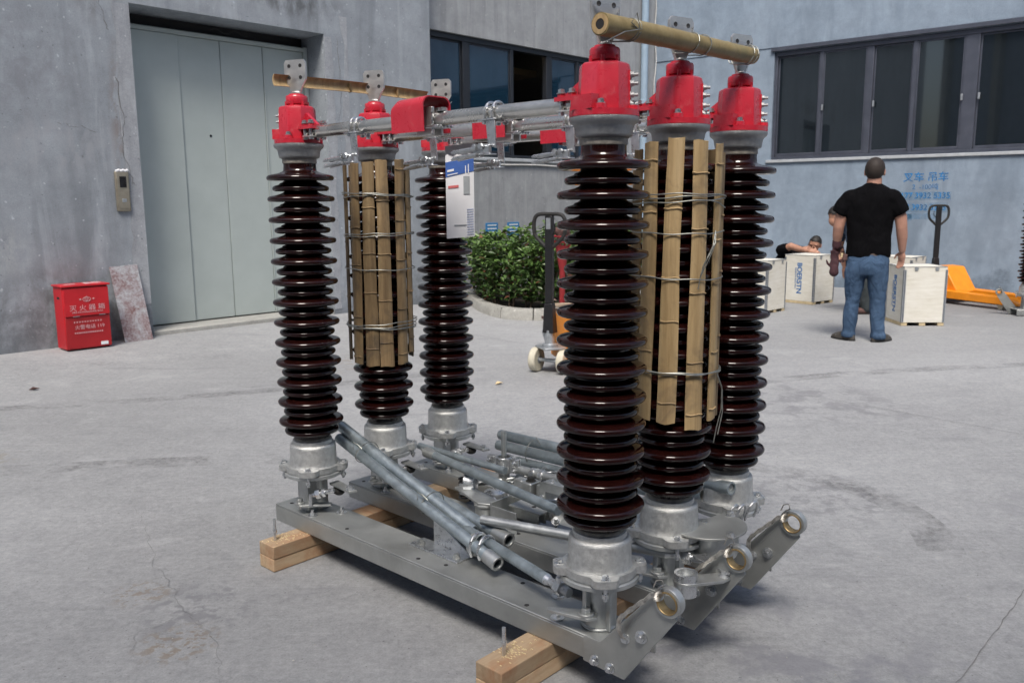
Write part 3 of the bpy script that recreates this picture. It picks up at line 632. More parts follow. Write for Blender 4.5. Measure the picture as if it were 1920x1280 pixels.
def shrub(x, y, h, rad, n, label):
    s = thing('hedge_shrub', label, 'shrub', (x, y, .08), random.uniform(0, 6), 'evergreen shrubs in the planted bed')
    m = MB(); tips = []
    for k in range(9):
        a = random.uniform(0, 6.28); rr = rad * random.uniform(.2, .85); hh = h * random.uniform(.62, 1.2)
        pts = [(.03 * cos(a), .03 * sin(a), 0)]
        for q in (.35, .7, 1.): pts.append((rr * q * cos(a) + random.uniform(-.03, .03), rr * q * sin(a) + random.uniform(-.03, .03), hh * q))
        m.tube(pts, [.006, .005, .004, .002], 5); tips.append(pts)
    m.build('stem', 'twig', s)
    for mat, share_, in (('leaf_green', .62), ('leaf_bright', .36), ('leaf_red', .05)):
        m = MB()
        for k in range(int(n * share_)):
            t = random.choice(tips); q = random.choice((1, 2, 2, 3, 3)); u = random.random(); A_ = Vector(t[q - 1]).lerp(Vector(t[q]), u)
            if mat == 'leaf_bright' and random.random() < .7: A_ = Vector(t[3])
            c = A_ + Vector((random.gauss(0, .05), random.gauss(0, .05), random.gauss(0, .035)))
            if c.z < .09: c.z = random.uniform(.05, .3)
            d = Vector((random.gauss(0, 1), random.gauss(0, 1), random.uniform(-.4, .8))).normalized(); sd_ = d.cross(Vector((random.gauss(0, .4), random.gauss(0, .4), 1))).normalized(); nn = sd_.cross(d)
            L_ = random.uniform(.055, .10); W_ = L_ * random.uniform(.18, .27); b0 = c - d * .01
            vs = [b0, b0 + d * L_ * .35 + sd_ * W_ + nn * .006, b0 + d * L_ * .72 + sd_ * W_ * .75 + nn * .004, b0 + d * L_ - nn * .006, b0 + d * L_ * .72 - sd_ * W_ * .75 + nn * .004, b0 + d * L_ * .35 - sd_ * W_ + nn * .006]
            m.add(vs, [(0, 1, 2, 3), (0, 3, 4, 5)])
        tag(m.build('foliage', mat, s, smooth=0), None, None, None, 'stuff')
front = [(-.42, 10.5), (-.30, 10.1), (-.17, 9.75), (-.02, 9.5), (.18, 9.32), (.40, 9.30), (.62, 9.40), (.85, 9.62), (1.1, 10.0), (1.35, 10.4), (1.6, 10.9)]
rowlab = ['at the far left end, by the wall corner', 'just right of the far left one', 'third along', 'fourth along', 'fifth along, at the front of the curve', 'sixth along, behind the pallet truck handle', 'seventh along', 'eighth along', 'ninth along', 'tenth along', 'at the far right end']
for i, (x, y) in enumerate(front):
    h_ = random.uniform(.60, .74); shrub(x + random.uniform(-.03, .03), y, h_, .24, 620, 'leafy shrub in the front row, ' + rowlab[i])
for i in range(8):
    t_ = i / 7; x = -.25 + 1.75 * t_; y = 10.35 - .55 * sin(pi * t_) + .9 * t_
    shrub(x, y, random.uniform(.72, .82), .28, 560, 'taller leafy shrub in the back row of the bed, %s' % ('by its left end', 'second along', 'third along', 'fourth along, below the blue notices', 'fifth along', 'sixth along', 'seventh along', 'by its right end')[i])

# ================================================================== things by the left wall
def LW(s, front, z=0.): p = LO.xy + LT * s - LN * front; return Vector((p.x, p.y, z))
fb = thing('fire_extinguisher_box', 'red metal fire extinguisher box with white lettering standing by the wall', 'box', LW(.615, .17, .032), LRZ)
W2, D2, H2 = .185, .10, .548       # local: x along the wall, -y towards the yard
m = MB(); m.box(-W2, W2, -D2, D2, .022, H2); m.build('body', 'box_red', fb, .006)
m = MB(); m.box(-W2 - .012, W2 + .012, -D2 - .03, D2 + .004, H2 + .0005, H2 + .016); lid = m.build('lid', 'box_red', fb, .004)
m = MB(); m.box(-W2 + .004, W2 - .004, -D2 - .022, -D2 - .001, .302, H2 - .01); m.build('upper_door', 'box_red', fb, .004)
m = MB(); m.box(-W2 + .004, W2 - .004, -D2 - .012, -D2 - .001, .030, .296); m.build('lower_door', 'box_red_dark', fb, .004)
m = MB(); m.box(-W2 + .02, W2 - .02, -D2 + .01, D2 - .01, .0, .0215); m.build('skid', 'black_rubber', fb)
m = MB(); m.box(-W2 - .0015, -W2 + .002, -.035, .02, .445, .465); m.build('hand_slot', 'dark_void', fb)
for x in (-.12, .09): m = MB(); m.box(x, x + .05, -D2 - .0245, -D2 - .0225, .299, .304); m.build('hinge', 'steel_strip', fb)
FT = lambda x, z, y=-.0235: T(x, -D2 + y, z) @ RX(R(90))
text('灭 火 器 箱', .052, 'print_pink', fb, FT(0, .368), 'lettering', 1.15, .0006)
text('FIRE EXTINGUISHER BOX', .021, 'print_pink', fb, FT(0, .334), 'lettering', 1.05, .0006)
text('火警电话 119', .040, 'print_pink', fb, FT(.01, .205, -.0135), 'lettering', 1.05, .0006)
m = MB()
for zz, n_, w_ in ((.252, 11, .015), (.160, 16, .013)):
    for k in range(n_): m.box(-.115 + .235 / n_ * k, -.115 + .235 / n_ * k + w_ * .65, -D2 - .0142, -D2 - .0135, zz - .006, zz + .006)
tag(m.build('small_print', 'print_pink', fb, smooth=0), None, None, None, 'stuff')
m = MB(); yy = -D2 - .0238
tri = lambda a, b, c_: m.add([(a[0], yy, a[1]), (b[0], yy, b[1]), (c_[0], yy, c_[1])], [(0, 1, 2)])
m.tube([(.032 * cos(2 * pi * k / 20), yy,   .440 + .019 * sin(2 * pi * k / 20)) for k in range(20)], .0022, 5, True)
for x in (-.012, 0, .012): m.tube([(x - .010, yy, .426), (x, yy, .470 - abs(x)), (x + .010, yy, .426)], .0022, 5)
for x in (-.052, .055): m.tube([(x - .008, yy, .442), (x + .008, yy, .442)], .003, 5); m.tube([(x, yy, .434), (x, yy, .450)], .003, 5)
m.build('emblem', 'print_pink', fb)
m = MB(); m.box(.09, .15, -D2 - .0142, -D2 - .0125, .040, .068); m.build('sticker', 'paper_white', fb)
for k in range(9):
    x = random.uniform(-.14, .13); y = random.uniform(-.09, .07); m = MB(); a = random.uniform(.02, .06); m.prism([(x, y), (x + a, y + .008), (x + a * 1.2, y + .022), (x + a * .3, y + .026), (x - .01, y + .015)], H2 + .0162, H2 + .0172); m.build('paper_scrap', 'paper_white', lid, smooth=0)
sb = thing('steel_sheet', 'rusty flaking steel plate leaning against the wall beside the door', 'metal sheet', LW(1.085, .155, .030), LRZ)
m = MB(); lean_ = math.atan2(.15, .68); m.box(-.125, .125, -.004, .004, 0, .70); p_ = m.build('plate', 'rusty_sheet', sb, .001); p_.rotation_euler = (-lean_, R(-2.5), 0)
m = MB(); m.box(-.05, .05, -.02, -.012, .0, .012); m.build('wood_sliver', 'sawdust', sb)
for x, y, lab in ((-3.322, 5.692, 'small dry brown leaf on the concrete near the red box'), (-.121, 5.774, 'small dry leaf on the concrete in front of the planted bed')):
    m = MB(); m.v = [(0, 0, .004), (.02, .012, .014), (.045, .002, .006), (.022, -.012, .012), (.022, 0, .003)]; m.f = [(0, 4, 1), (4, 2, 1), (0, 3, 4), (4, 3, 2)]
    o = m.build('fallen_leaf', 'sawdust' if y > 5.7 else 'dry_brown', None, 0, 0, loc=(x, y, gz(x, y) + .001), rz=.6); o.scale = (1.6, 1.6, 1.6); tag(o, lab, 'leaf', 'fallen leaves')

# ================================================================== plywood crates
def crate(x, y, ang, label, logo_face=None):
    c = thing('plywood_crate', label, 'crate', (x, y, 0), R(ang), 'white plywood crates'); S_, H = .42, .582; z0 = .036
    for px in (.0, S_ / 2 - .03, S_ - .06): m = MB(); m.box(px, px + .06, .004, S_ - .004, .001, z0 - .002); m.build('skid', 'batten_wood', c, .002)
    for nm, b_ in (('front', (.004, S_ - .004, 0, .009)), ('back', (.004, S_ - .004, S_ - .009, S_)), ('left', (0, .009, .0095, S_ - .0095)), ('right', (S_ - .009, S_, .0095, S_ - .0095))):
        m = MB(); m.box(b_[0], b_[1], b_[2], b_[3], z0, H - .004); m.build('side_panel', 'plywood_white', c)
    m = MB(); m.box(.001, S_ - .001, .001, S_ - .001, H - .0035, H + .008); m.build('lid', 'plywood_white', c, .002)
    e = .022; t_ = .0022
    for cx, cy, sx, sy in ((0, 0, 1, 1), (S_, 0, -1, 1), (0, S_, 1, -1), (S_, S_, -1, -1)):
        m = MB(); xa, xb = sorted((cx, cx + sx * e)); ya, yb = sorted((cy, cy + sy * e))
        m.box(xa - (t_ if sx > 0 else 0), xb + (t_ if sx < 0 else 0), *( (cy - t_, cy - .0002) if sy > 0 else (cy + .0002, cy + t_)), z0, H - .02)
        m.box(*((cx - t_, cx - .0002) if sx > 0 else (cx + .0002, cx + t_)), ya, yb, z0, H - .02); st_ = m.build('edge_strip', 'steel_strip', c)
        m = MB(); n_ = 26
        for k in range(n_):
            z = z0 + .012 + (H - z0 - .05) * k / (n_ - 1)
            for q in (0, 1):
                if q == 0: x0_, x1_ = sorted((cx + sx * .006, cx + sx * .016)); y0_, y1_ = (cy - t_ - .0012, cy - t_ + .0002) if sy > 0 else (cy + t_ - .0002, cy + t_ + .0012)
                else: y0_, y1_ = sorted((cy + sy * .006, cy + sy * .016)); x0_, x1_ = (cx - t_ - .0012, cx - t_ + .0002) if sx > 0 else (cx + t_ - .0002, cx + t_ + .0012)
                m.box(x0_, x1_, y0_, y1_, z, z + .0105)
        tag(m.build('edge_tabs', 'window_frame', st_, smooth=0), None, None, None, 'stuff')
    for a_, b_ in (((.0, S_), (-t_, .016)), ((.0, S_), (S_ - .016, S_ + t_)), ((-t_, .016), (.0165, S_ - .0165)), ((S_ - .016, S_ + t_), (.0165, S_ - .0165))):
        m = MB(); m.box(a_[0], a_[1], b_[0], b_[1], H + .0082, H + .0102); m.build('lid_strip', 'steel_strip', c)
    for x_ in (.10, .30):
        m = MB(); m.box(x_, x_ + .03, -.006, -.0005, H - .03, H + .004); m.box(x_ - .006, x_ + .036, -.008, -.0062, H - .012, H - .004); m.build('clip', 'steel_strip', c)
    if logo_face == 'left':      # lettering runs upwards on the face that looks left
        M0 = T(-.0012, S_ * .50, .31) @ RZ(R(-90)) @ RX(R(90)) @ RZ(R(-90))
        text('BOERSTN', .092, 'logo_blue', c, M0, 'logo', .95, .0006, bold=.0022); text('BOERSTN ELECTRIC', .026, 'logo_blue', c, T(-.0012, S_ * .50 + .05, .31) @ RZ(R(-90)) @ RX(R(90)) @ RZ(R(-90)), 'logo', 1.1, .0006)
    return c
crate(3.897, 8.408, -3, 'nearest white plywood crate, right of the standing man', 'left')
crate(3.629, 10.151, 37, 'white plywood crate with the blue lettering in front of the man with glasses', 'left')
crate(2.826, 9.356, 44, 'white plywood crate half hidden behind the rear right insulator post', 'left')
crate(4.575, 9.70, 44, 'white plywood crate just behind the nearest crate, only its lid showing clearly')

# ================================================================== pallet trucks
def pallet_truck(label, x, y, ang, steer=0.):
    p = thing('pallet_truck', label, 'pallet truck', (x, y, 0), R(ang), 'hand pallet trucks')      # local +x runs along the forks
    for s_ in (-1, 1):
        y0 = s_ * .19; m = MB(); m.add([(.12, y0 - .08, .07), (1.18, y0 - .08, .06), (1.28, y0 - .05, .058), (1.28, y0 + .05, .058), (1.18, y0 + .08, .06), (.12, y0 + .08, .07), (.12, y0 - .08, .165), (1.18, y0 - .08, .145), (1.28, y0 - .05, .085), (1.28, y0 + .05, .085), (1.18, y0 + .08, .145), (.12, y0 + .08, .165)], [(5, 4, 3, 2, 1, 0), (6, 7, 8, 9, 10, 11)] + [(i, (i + 1) % 6, 6 + (i + 1) % 6, 6 + i) for i in range(6)])
        f_ = m.build('fork', 'orange_paint', p, .006)
        m = MB(); m.box(.2, 1.15, y0 - .045, y0 + .045, .055, .07); m.build('fork_rod', 'black_paint', f_)
        m = MB(); m.cyl((1.07, y0 - .045, .038), (1.07, y0 + .045, .038), .037, None, 20); m.build('load_roller', 'nylon_wheel', f_, .004)
        m = MB(); m.cyl((-.02, s_ * .115 - .028, .092), (-.02, s_ * .115 + .028, .092), .091, None, 36); w_ = m.build('steer_wheel', 'nylon_wheel', p, .010)
        m = MB(); m.cyl((-.02, s_ * .115 - .0295, .092), (-.02, s_ * .115 + .0295, .092), .032, None, 20); m.build('hub', 'steel_strip', w_, .003)
    m = MB(); m.box(-.04, .0, -.10, .10, .085, .10); m.cyl((-.02, -.15, .092), (-.02, .15, .092), .014, None, 14); m.build('axle', 'steel_strip', p, .003)
    # frame with the sloping skirt
    pro = [(.06, .10), (.46, .135), (.26, .43), (.09, .44)]; m = MB()
    m.add([(a, -.17, b) for a, b in pro] + [(a, .17, b) for a, b in pro], [(0, 1, 2, 3), (7, 6, 5, 4), (0, 4, 5, 1), (1, 5, 6, 2), (2, 6, 7, 3), (3, 7, 4, 0)]); m.build('frame', 'orange_paint', p, .012)
    m = MB(); m.box(.10, .30, -.27, .27, .0865, .134); m.build('cross_frame', 'orange_paint', p, .006)
    m = MB(); m.lathe([(.055, .185), (.06, .20), (.06, .215), (.038, .225), (.036, .32), (.028, .325), (.02, .37)], 26, (-.02, 0, 0)); m.build('pump', 'steel_strip', p)
    m = MB(); m.box(-.10, .07, -.10, .10, .184, .20); m.build('base_plate', 'steel_strip', p, .004)
    m = MB(); m.tube([(-.02, .05, .22), (-.045, .06, .30), (-.03, .045, .36)], .016, 10); m.build('lever_link', 'steel_strip', p)
    h = MB(); h.add([(-.055, -.045, .30), (.02, -.045, .30), (.02, .045, .30), (-.055, .045, .30), (-.05, -.034, .52), (.0, -.034, .52), (.0, .034, .52), (-.05, .034, .52)], [(0, 3, 2, 1), (4, 5, 6, 7), (0, 1, 5, 4), (1, 2, 6, 5), (2, 3, 7, 6), (3, 0, 4, 7)])
    h.box(-.047, -.007, -.029, .029, .52, 1.155); hd = h.build('handle_shaft', 'black_paint', p, .005)
    m = MB(); x_ = -.027; m.tube(cat([(x_, -.020, .925), (x_, -.075, .97), (x_, -.120, 1.02), (x_, -.128, 1.09), (x_, -.118, 1.14), (x_, -.085, 1.165), (x_, 0, 1.168), (x_, .085, 1.165), (x_, .118, 1.14), (x_, .128, 1.09), (x_, .120, 1.02), (x_, .075, .97), (x_, .020, .925)], 4), .0145, 10); m.build('handle_loop', 'black_rubber', hd)
    m = MB(); m.tube([(x_ - .01, -.03, 1.02), (x_ - .02, -.055, 1.06), (x_ - .02, -.05, 1.10)], .005, 6); m.build('release_lever', 'black_paint', hd)
    m = MB(); m.box(-.049, -.0475, -.018, .018, 1.06, 1.14); m.build('label_plate', 'steel_strip', hd)
    for k_ in kids(p):
        if k_.name.split('.')[0] in ('handle_shaft', 'steer_wheel', 'axle'): k_.matrix_local = T(-.02, 0, 0) @ RZ(R(steer)) @ T(.02, 0, 0)
    return p
pallet_truck('pallet truck with a black handle seen behind the near right post', .30, 6.21, 20, 40)
pt2 = pallet_truck('orange pallet truck standing by the blue-grey wall behind the crates', 5.34, 10.66, -66, -20)

# things by the planted bed
ps = thing('red_stand', 'red metal stand with a wire basket of brown rags beside the hedge', 'stand', (.53, 8.86, 0))
m = MB(); m.lathe([(.09, 0), (.09, .03), (.032, .05), (.030, .55), (.042, .60), (.06, .72), (.075, .80)], 24); m.build('post', 'hydrant_red', ps)
m = MB()
for k in range(10): a = 2 * pi * k / 10; m.tube([(.07 * cos(a), .07 * sin(a), .78), (.13 * cos(a), .13 * sin(a), .90)], .006, 6)
for r_, z in ((.10, .84), (.13, .90)): m.tube([(r_ * cos(2 * pi * k / 20), r_ * sin(2 * pi * k / 20), z) for k in range(20)], .007, 6, True)
m.build('basket', 'hydrant_red', ps)
m = MB()
for k in range(12): a = random.uniform(0, 6.28); r_ = random.uniform(0, .1); m.ell((r_ * cos(a), r_ * sin(a), random.uniform(.86, .98)), random.uniform(.03, .055), .035, .04, None, 10, 7)
o = m.build('rag_heap', 'dry_brown', ps); rm = o.modifiers.new('r', 'REMESH'); rm.mode = 'VOXEL'; rm.voxel_size = .012; evalmesh(o, 'rag_heap'); o.data.shade_smooth(); o.data.materials.clear(); o.data.materials.append(MATS['dry_brown'])
for k, (x, y, z, a, L_, lab) in enumerate(((.62, 8.72, .012, 8, .55, 'bottom old plank lying against the kerb'), (.60, 8.70, .042, -6, .5, 'second old plank in the low stack by the kerb'), (.66, 8.73, .19, 14, .52, 'pale plank resting on top of the stack by the kerb'), (.52, 8.64, .072, 20, .42, 'dark red-brown plank end jutting out of the stack by the kerb'), (.64, 8.76, .13, 2, .5, 'old plank below the pale one in the stack by the kerb'))):
    t_ = thing('old_plank', lab, 'plank', (x, y, z), R(a), 'old planks by the kerb'); m = MB(); m.box(-L_ / 2, L_ / 2, -.06, .06, 0, .026); m.build('board', 'old_plank' if k != 3 else 'dry_brown', t_, .003)
t_ = thing('dust_sheet', 'crumpled grey cloth draped over the planks by the kerb', 'cloth', (.80, 8.62, 0)); m = MB(); n = 16
for i in range(n + 1):
    for j in range(n + 1):
        x, y = -.22 + .44 * i / n, -.16 + .32 * j / n; z = .20 * max(0, 1 - (x * x / .06 + y * y / .035)) ** .6 + .03 * noise.noise(Vector((x * 14, y * 14, 3))) + .018; m.v.append((x, y, max(.004, z)))
for i in range(n):
    for j in range(n): a = i * (n + 1) + j; m.f.append((a, a + n + 1, a + n + 2, a + 1))
m.build('fabric', 'cloth_grey', t_, smooth=60)

# ================================================================== people
def skinmesh(m, name, mat, parent, vox=.007, smooth_it=6, fac=.5):
    o = m.build(name, mat, None, smooth=0); r_ = o.modifiers.new('r', 'REMESH'); r_.mode = 'VOXEL'; r_.voxel_size = vox
    s_ = o.modifiers.new('s', 'SMOOTH'); s_.iterations = smooth_it; s_.factor = fac
    me = evalmesh(o, name); me.materials.clear(); me.materials.append(MATS[mat]); me.shade_smooth(); o.parent = parent; return o
def limb(m, pts):     # pts: (x, y, z, r)
    for a, b in zip(pts, pts[1:]):
        m.cyl(a[:3], b[:3], a[3], b[3], 16); m.ell(b[:3], b[3], b[3], b[3], None, 14, 10)
    m.ell(pts[0][:3], pts[0][3], pts[0][3], pts[0][3], None, 14, 10)
def hand(m, w, d, side, up_, curl=.4, s=1.):      # wrist, direction of the fingers, direction across the palm towards the thumb, palm normal
    w = Vector(w); d = Vector(d).normalized(); side = (Vector(side) - d * Vector(side).dot(d)).normalized(); n_ = d.cross(side); n_ = n_ if n_.dot(Vector(up_)) > 0 else -n_
    B_ = Matrix((side, d, n_)).transposed().to_4x4(); m.ell(w + d * .045 * s, .040 * s, .052 * s, .017 * s, B_, 14, 10)
    for k, L_ in enumerate((.070, .078, .072, .056)):
        b_ = w + d * .082 * s + side * (.027 - .018 * k) * s; p = [tuple(b_) + (.0088 * s,)]; dd = d.copy()
        for q in range(3):
            dd = (dd + n_ * curl * (.5 + .5 * q)).normalized(); b_ = b_ + dd * L_ * s * (.42, .33, .25)[q]; p.append(tuple(b_) + ((.0085, .0078, .0068)[q] * s,))
        limb(m, p)
    b_ = w + d * .022 * s + side * .030 * s; t1 = b_ + (d * .6 + side * .8).normalized() * .034 * s; t2 = t1 + (d * .95 + side * .2 + n_ * .35).normalized() * .030 * s; limb(m, [tuple(b_) + (.0115 * s,), tuple(t1) + (.0098 * s,), tuple(t2) + (.0078 * s,)])
def head_geo(m, c, M_, s=1.):      # face looks along local +y
    c = Vector(c); q = lambda x, y, z: tuple(c + (M_ @ Vector((x, y, z))) * s)
    m.ell(c + M_ @ Vector((0, -.006, .018)) * s, .074 * s, .092 * s, .092 * s, M_.to_4x4()); m.ell(c + M_ @ Vector((0, .022, -.048)) * s, .055 * s, .064 * s, .064 * s, M_.to_4x4())
    m.ell(q(0, .098, -.018), .011 * s, .015 * s, .022 * s, M_.to_4x4(), 10, 8); m.ell(q(0, .088, -.062), .022 * s, .009 * s, .008 * s, M_.to_4x4(), 10, 8); m.ell(q(0, .082, -.092), .022 * s, .016 * s, .016 * s, M_.to_4x4(), 10, 8)
    for x in (-1, 1): m.ell(q(x * .076, -.006, -.008), .010 * s, .020 * s, .032 * s, M_.to_4x4(), 10, 8); m.ell(q(x * .032, .078, .020), .020 * s, .010 * s, .006 * s, M_.to_4x4(), 10, 8)
def hair_cap(parent, c, M_, s, mat, low_back, name='hair'):
    c = Vector(c); m = MB(); nu, nv = 64, 34
    for i in range(nv + 1):
        for k in range(nu):
            a = 2 * pi * k / nu; back = (1 - sin(a)) / 2; lim = (.34 + (.72 + low_back - .34) * sm(back)) * pi; th_ = lim * i / nv; th_ *= 1 + .05 * noise.noise(Vector((cos(a) * 6, sin(a) * 6, 1.))) * (i / nv); j = 1 + .022 * noise.noise(Vector((cos(a) * 9, sin(a) * 9, th_ * 10))) + random.uniform(-.006, .006)
            v = Vector((.0775 * sin(th_) * cos(a), -.008 + .0955 * sin(th_) * sin(a), .018 + .0965 * cos(th_))) * j * s; m.v.append(tuple(c + M_ @ v))
    m.f = [(i * nu + k, i * nu + (k + 1) % nu, (i + 1) * nu + (k + 1) % nu, (i + 1) * nu + k) for i in range(nv) for k in range(nu)]
    return m.build(name, mat, parent, smooth=60)

# ---- the standing man, seen from behind
p1 = thing('person', 'man in a black T-shirt and blue jeans standing with his back turned', 'person', (3.158, 7.54, 0), R(-22.7))
I3 = Matrix.Identity(3); Mh = Matrix.Rotation(R(-6), 3, 'Z')
m = MB(); head_geo(m, (.018, .0, 1.494), Mh, 1.03); limb(m, [(.010, -.012, 1.30, .072), (.018, -.006, 1.42, .062)])
m.loft([(0, 0, .66, .15, .10), (0, 0, .80, .15, .10), (0, 0, 1.0, .16, .10), (0, 0, 1.2, .18, .10), (0, 0, 1.29, .16, .085), (.005, 0, 1.35, .08, .06)])
limb(m, [(-.165, 0, 1.255, .052), (-.238, -.012, 1.10, .052), (-.252, -.014, 1.015, .047), (-.258, .012, .94, .045), (-.262, .035, .862, .031)]); limb(m, [(.165, 0, 1.255, .052), (.246, -.012, 1.10, .052), (.258, -.014, 1.015, .047), (.268, .006, .93, .045), (.276, .03, .812, .030)])
hand(m, (.277, .034, .802), (-.02, .10, -1), (-.75, .6, 0), (-.6, -.8, 0), .30, .98)
hand(m, (-.262, .036, .86), (0, .12, -1), (.75, .6, 0), (.5, -.6, 0), .55, .98)
limb(m, [(-.09, 0, .68, .085), (-.105, .01, .36, .058), (-.112, -.012, .10, .043)]); limb(m, [(.09, 0, .68, .085), (.102, .01, .36, .058), (.112, -.012, .10, .043)])
skinmesh(m, 'body', 'skin_arm', p1, .0058, 5, .4)
hair_cap(p1, (.018, .0, 1.494), Mh, 1.06, 'hair_short', .13)
m = MB(); m.loft([(0, .0, .752, .184, .128), (0, .0, .80, .182, .126), (-.003, 0, .90, .180, .122), (-.004, 0, 1.0, .186, .124), (0, -.002, 1.10, .200, .128), (0, -.004, 1.20, .210, .130), (0, -.004, 1.265, .205, .120), (.003, -.004, 1.315, .176, .104), (.006, -.006, 1.352, .122, .086), (.009, -.008, 1.385, .074, .070), (.010, -.008, 1.392, .070, .067)], 36)
for s_ in (-1, 1): m.cyl((s_ * .155, 0, 1.265), (s_ * .228, -.012, 1.18), .085, .080, 24); m.cyl((s_ * .228, -.012, 1.18), (s_ * .255, -.014, 1.128), .080, .072, 24); m.ell((s_ * .158, -.002, 1.258), .088, .092, .078)
sh = skinmesh(m, 't_shirt', 'shirt_black', p1, .010, 5, .5)
def crumple(o, amp, sc, zsq=1., seed=0.):
    me = o.data
    nrm = [n_.vector.copy() for n_ in me.vertex_normals]
    for v, vn in zip(me.vertices, nrm):
        p = v.co.copy(); v.co = p + vn * amp * (noise.noise(Vector((p.x * sc + seed, p.y * sc, p.z * sc * zsq))) + .5 * noise.noise(Vector((p.x * sc * 2.3, p.y * sc * 2.3 + seed, p.z * sc * 2.3 * zsq))))
crumple(sh, .012, 8., .8, 3.)
m = MB(); m.loft([(0, 0, .60, .168, .122), (0, -.004, .66, .178, .132), (0, -.006, .71, .180, .130), (0, -.002, .77, .172, .120), (0, 0, .80, .168, .114)], 36)
for s_ in (-1, 1):
    x = s_ * .092; m.loft([(s_ * .124, -.012, .030, .063, .072), (s_ * .123, -.012, .065, .066, .074), (s_ * .121, -.012, .085, .057, .064), (s_ * .118, -.012, .14, .059, .066), (s_ * .112, -.004, .24, .064, .072), (s_ * .106, .006, .33, .063, .070), (s_ * .103, .006, .38, .066, .072), (s_ * .098, .002, .46, .076, .084), (s_ * .093, -.004, .55, .086, .100), (s_ * .089, -.008, .63, .092, .118), (s_ * .086, -.008, .70, .088, .116)], 28)
je = skinmesh(m, 'jeans', 'denim', p1, .009, 3, .5); crumple(je, .009, 7., 1.0, 8.)
m = MB(); m.loft([(0, -.002, .768, .1735, .1215), (0, -.001, .792, .1715, .119)], 40); m.build('belt', 'belt_brown', p1)
for s_, an in ((-1, 52), (1, -38)):
    M_ = T(s_ * .122, -.012, 0) @ RZ(R(an)); m = MB()
    m.loft([(0, .055, .004, .047, .125), (0, .055, .016, .048, .128), (0, .050, .035, .046, .120), (0, .035, .055, .042, .098), (0, .010, .072, .040, .066), (0, -.012, .085, .037, .048)], 28); m.v = [tuple(M_ @ Vector(v)) for v in m.v]; sho = m.build('shoe', 'shoe_dark', p1, smooth=60)
    m = MB(); m.loft([(0, .055, .0015, .050, .130), (0, .055, .014, .050, .130)], 28); m.v = [tuple(M_ @ Vector(v)) for v in m.v]; m.build('sole', 'black_rubber', sho)
    m = MB()
    for q in (.05, .075, .10): m.tube([M_ @ Vector((-.04, q, .038)), M_ @ Vector((0, q + .004, .066 - .22 * (q - .05))), M_ @ Vector((.04, q, .038))], .0035, 6)
    m.build('strap', 'steel_strip', sho)
m = MB(); hand(m, (-.262, .036, .862), (0, .12, -1), (.75, .6, 0), (.5, -.6, 0), .55, 1.14); limb(m, [(-.262, .030, .885, .040), (-.262, .036, .845, .041)]); gl = skinmesh(m, 'glove', 'glove_maroon', p1, .006, 4); tag(gl, 'dark maroon work glove worn on the left hand')
g2 = thing('work_glove', 'maroon work glove dangling from the standing man\'s gloved hand', 'glove', (3.158, 7.54, 0), R(-22.7)); m = MB(); hand(m, (-.272, -.012, .64), (.0, .06, 1), (-.85, .3, 0), (0, -1, 0), .2, 1.08); limb(m, [(-.272, -.014, .612, .042), (-.272, -.012, .65, .036)]); skinmesh(m, 'knit_shell', 'glove_maroon', g2, .006, 4)
m = MB(); m.box(-.205, -.165, -.07, -.02, .72, .775); m.box(-.21, -.19, -.06, -.03, .70, .735); kp = m.build('belt_pouch', 'dry_brown', p1, .006)
m = MB(); m.cyl((-.212, -.05, .745), (-.212, -.05, .785), .010, None, 12); m.build('key_fob', 'sawdust', p1)

# ---- the man with glasses crouching behind a crate
p2 = thing('person', 'crouching man with glasses in a black shirt leaning over a crate', 'person', (3.80, 11.22, 0), 0.)
Mh2 = Matrix.Rotation(R(12), 3, 'Y') @ Matrix.Rotation(R(146), 3, 'Z') @ Matrix.Rotation(R(-22), 3, 'X'); hc = (.205, .02, .668)
m = MB(); head_geo(m, hc, Mh2, 1.0); limb(m, [(.02, .08, .56, .062), (.15, .05, .60, .055)])
limb(m, [(-.22, .22, .22, .14), (-.10, .16, .42, .15), (-.02, .10, .53, .12)]); limb(m, [(-.24, .02, .59, .056), (-.16, -.12, .655, .046), (-.06, -.13, .622, .040), (.04, -.10, .592, .030)]); limb(m, [(.16, .16, .56, .056), (.27, .02, .50, .045), (.20, -.10, .56, .033)])
hand(m, (.05, -.095, .590), (1, .2, -.15), (0, .5, 1), (0, -1, 0), .3); hand(m, (.19, -.11, .565), (-.7, .1, .3), (0, .4, 1), (0, -1, 0), .3)
limb(m, [(-.28, .22, .24, .10), (-.10, -.02, .34, .075), (-.22, .10, .06, .05)]); limb(m, [(-.16, .28, .24, .10), (.10, .12, .34, .075), (.0, .26, .06, .05)])
skinmesh(m, 'body', 'skin', p2, .0075, 4, .4); hair_cap(p2, hc, Mh2, 1.02, 'hair_black', -.02)
m = MB(); limb(m, [(-.22, .22, .24, .155), (-.10, .15, .43, .165), (-.02, .10, .53, .135)]); limb(m, [(-.16, .06, .56, .09), (-.24, .02, .60, .072), (-.20, -.055, .625, .066)]); limb(m, [(.06, .14, .55, .09), (.16, .15, .56, .07), (.22, .09, .53, .062)]); o = skinmesh(m, 'shirt', 'shirt_black', p2, .010, 4); crumple(o, .008, 10.)
m = MB(); limb(m, [(-.28, .22, .24, .12), (-.10, -.02, .34, .088), (-.22, .10, .07, .062)]); limb(m, [(-.16, .28, .24, .12), (.10, .12, .34, .088), (.0, .26, .07, .062)]); skinmesh(m, 'trousers', 'trousers_dark', p2, .012, 4)
for q in ((-.24, .06, .03), (-.02, .22, .03)): m = MB(); m.ell((q[0], q[1], .034), .05, .13, .034); m.build('shoe', 'shoe_dark', p2, smooth=60)
gsg = MB(); C_ = Vector(hc)
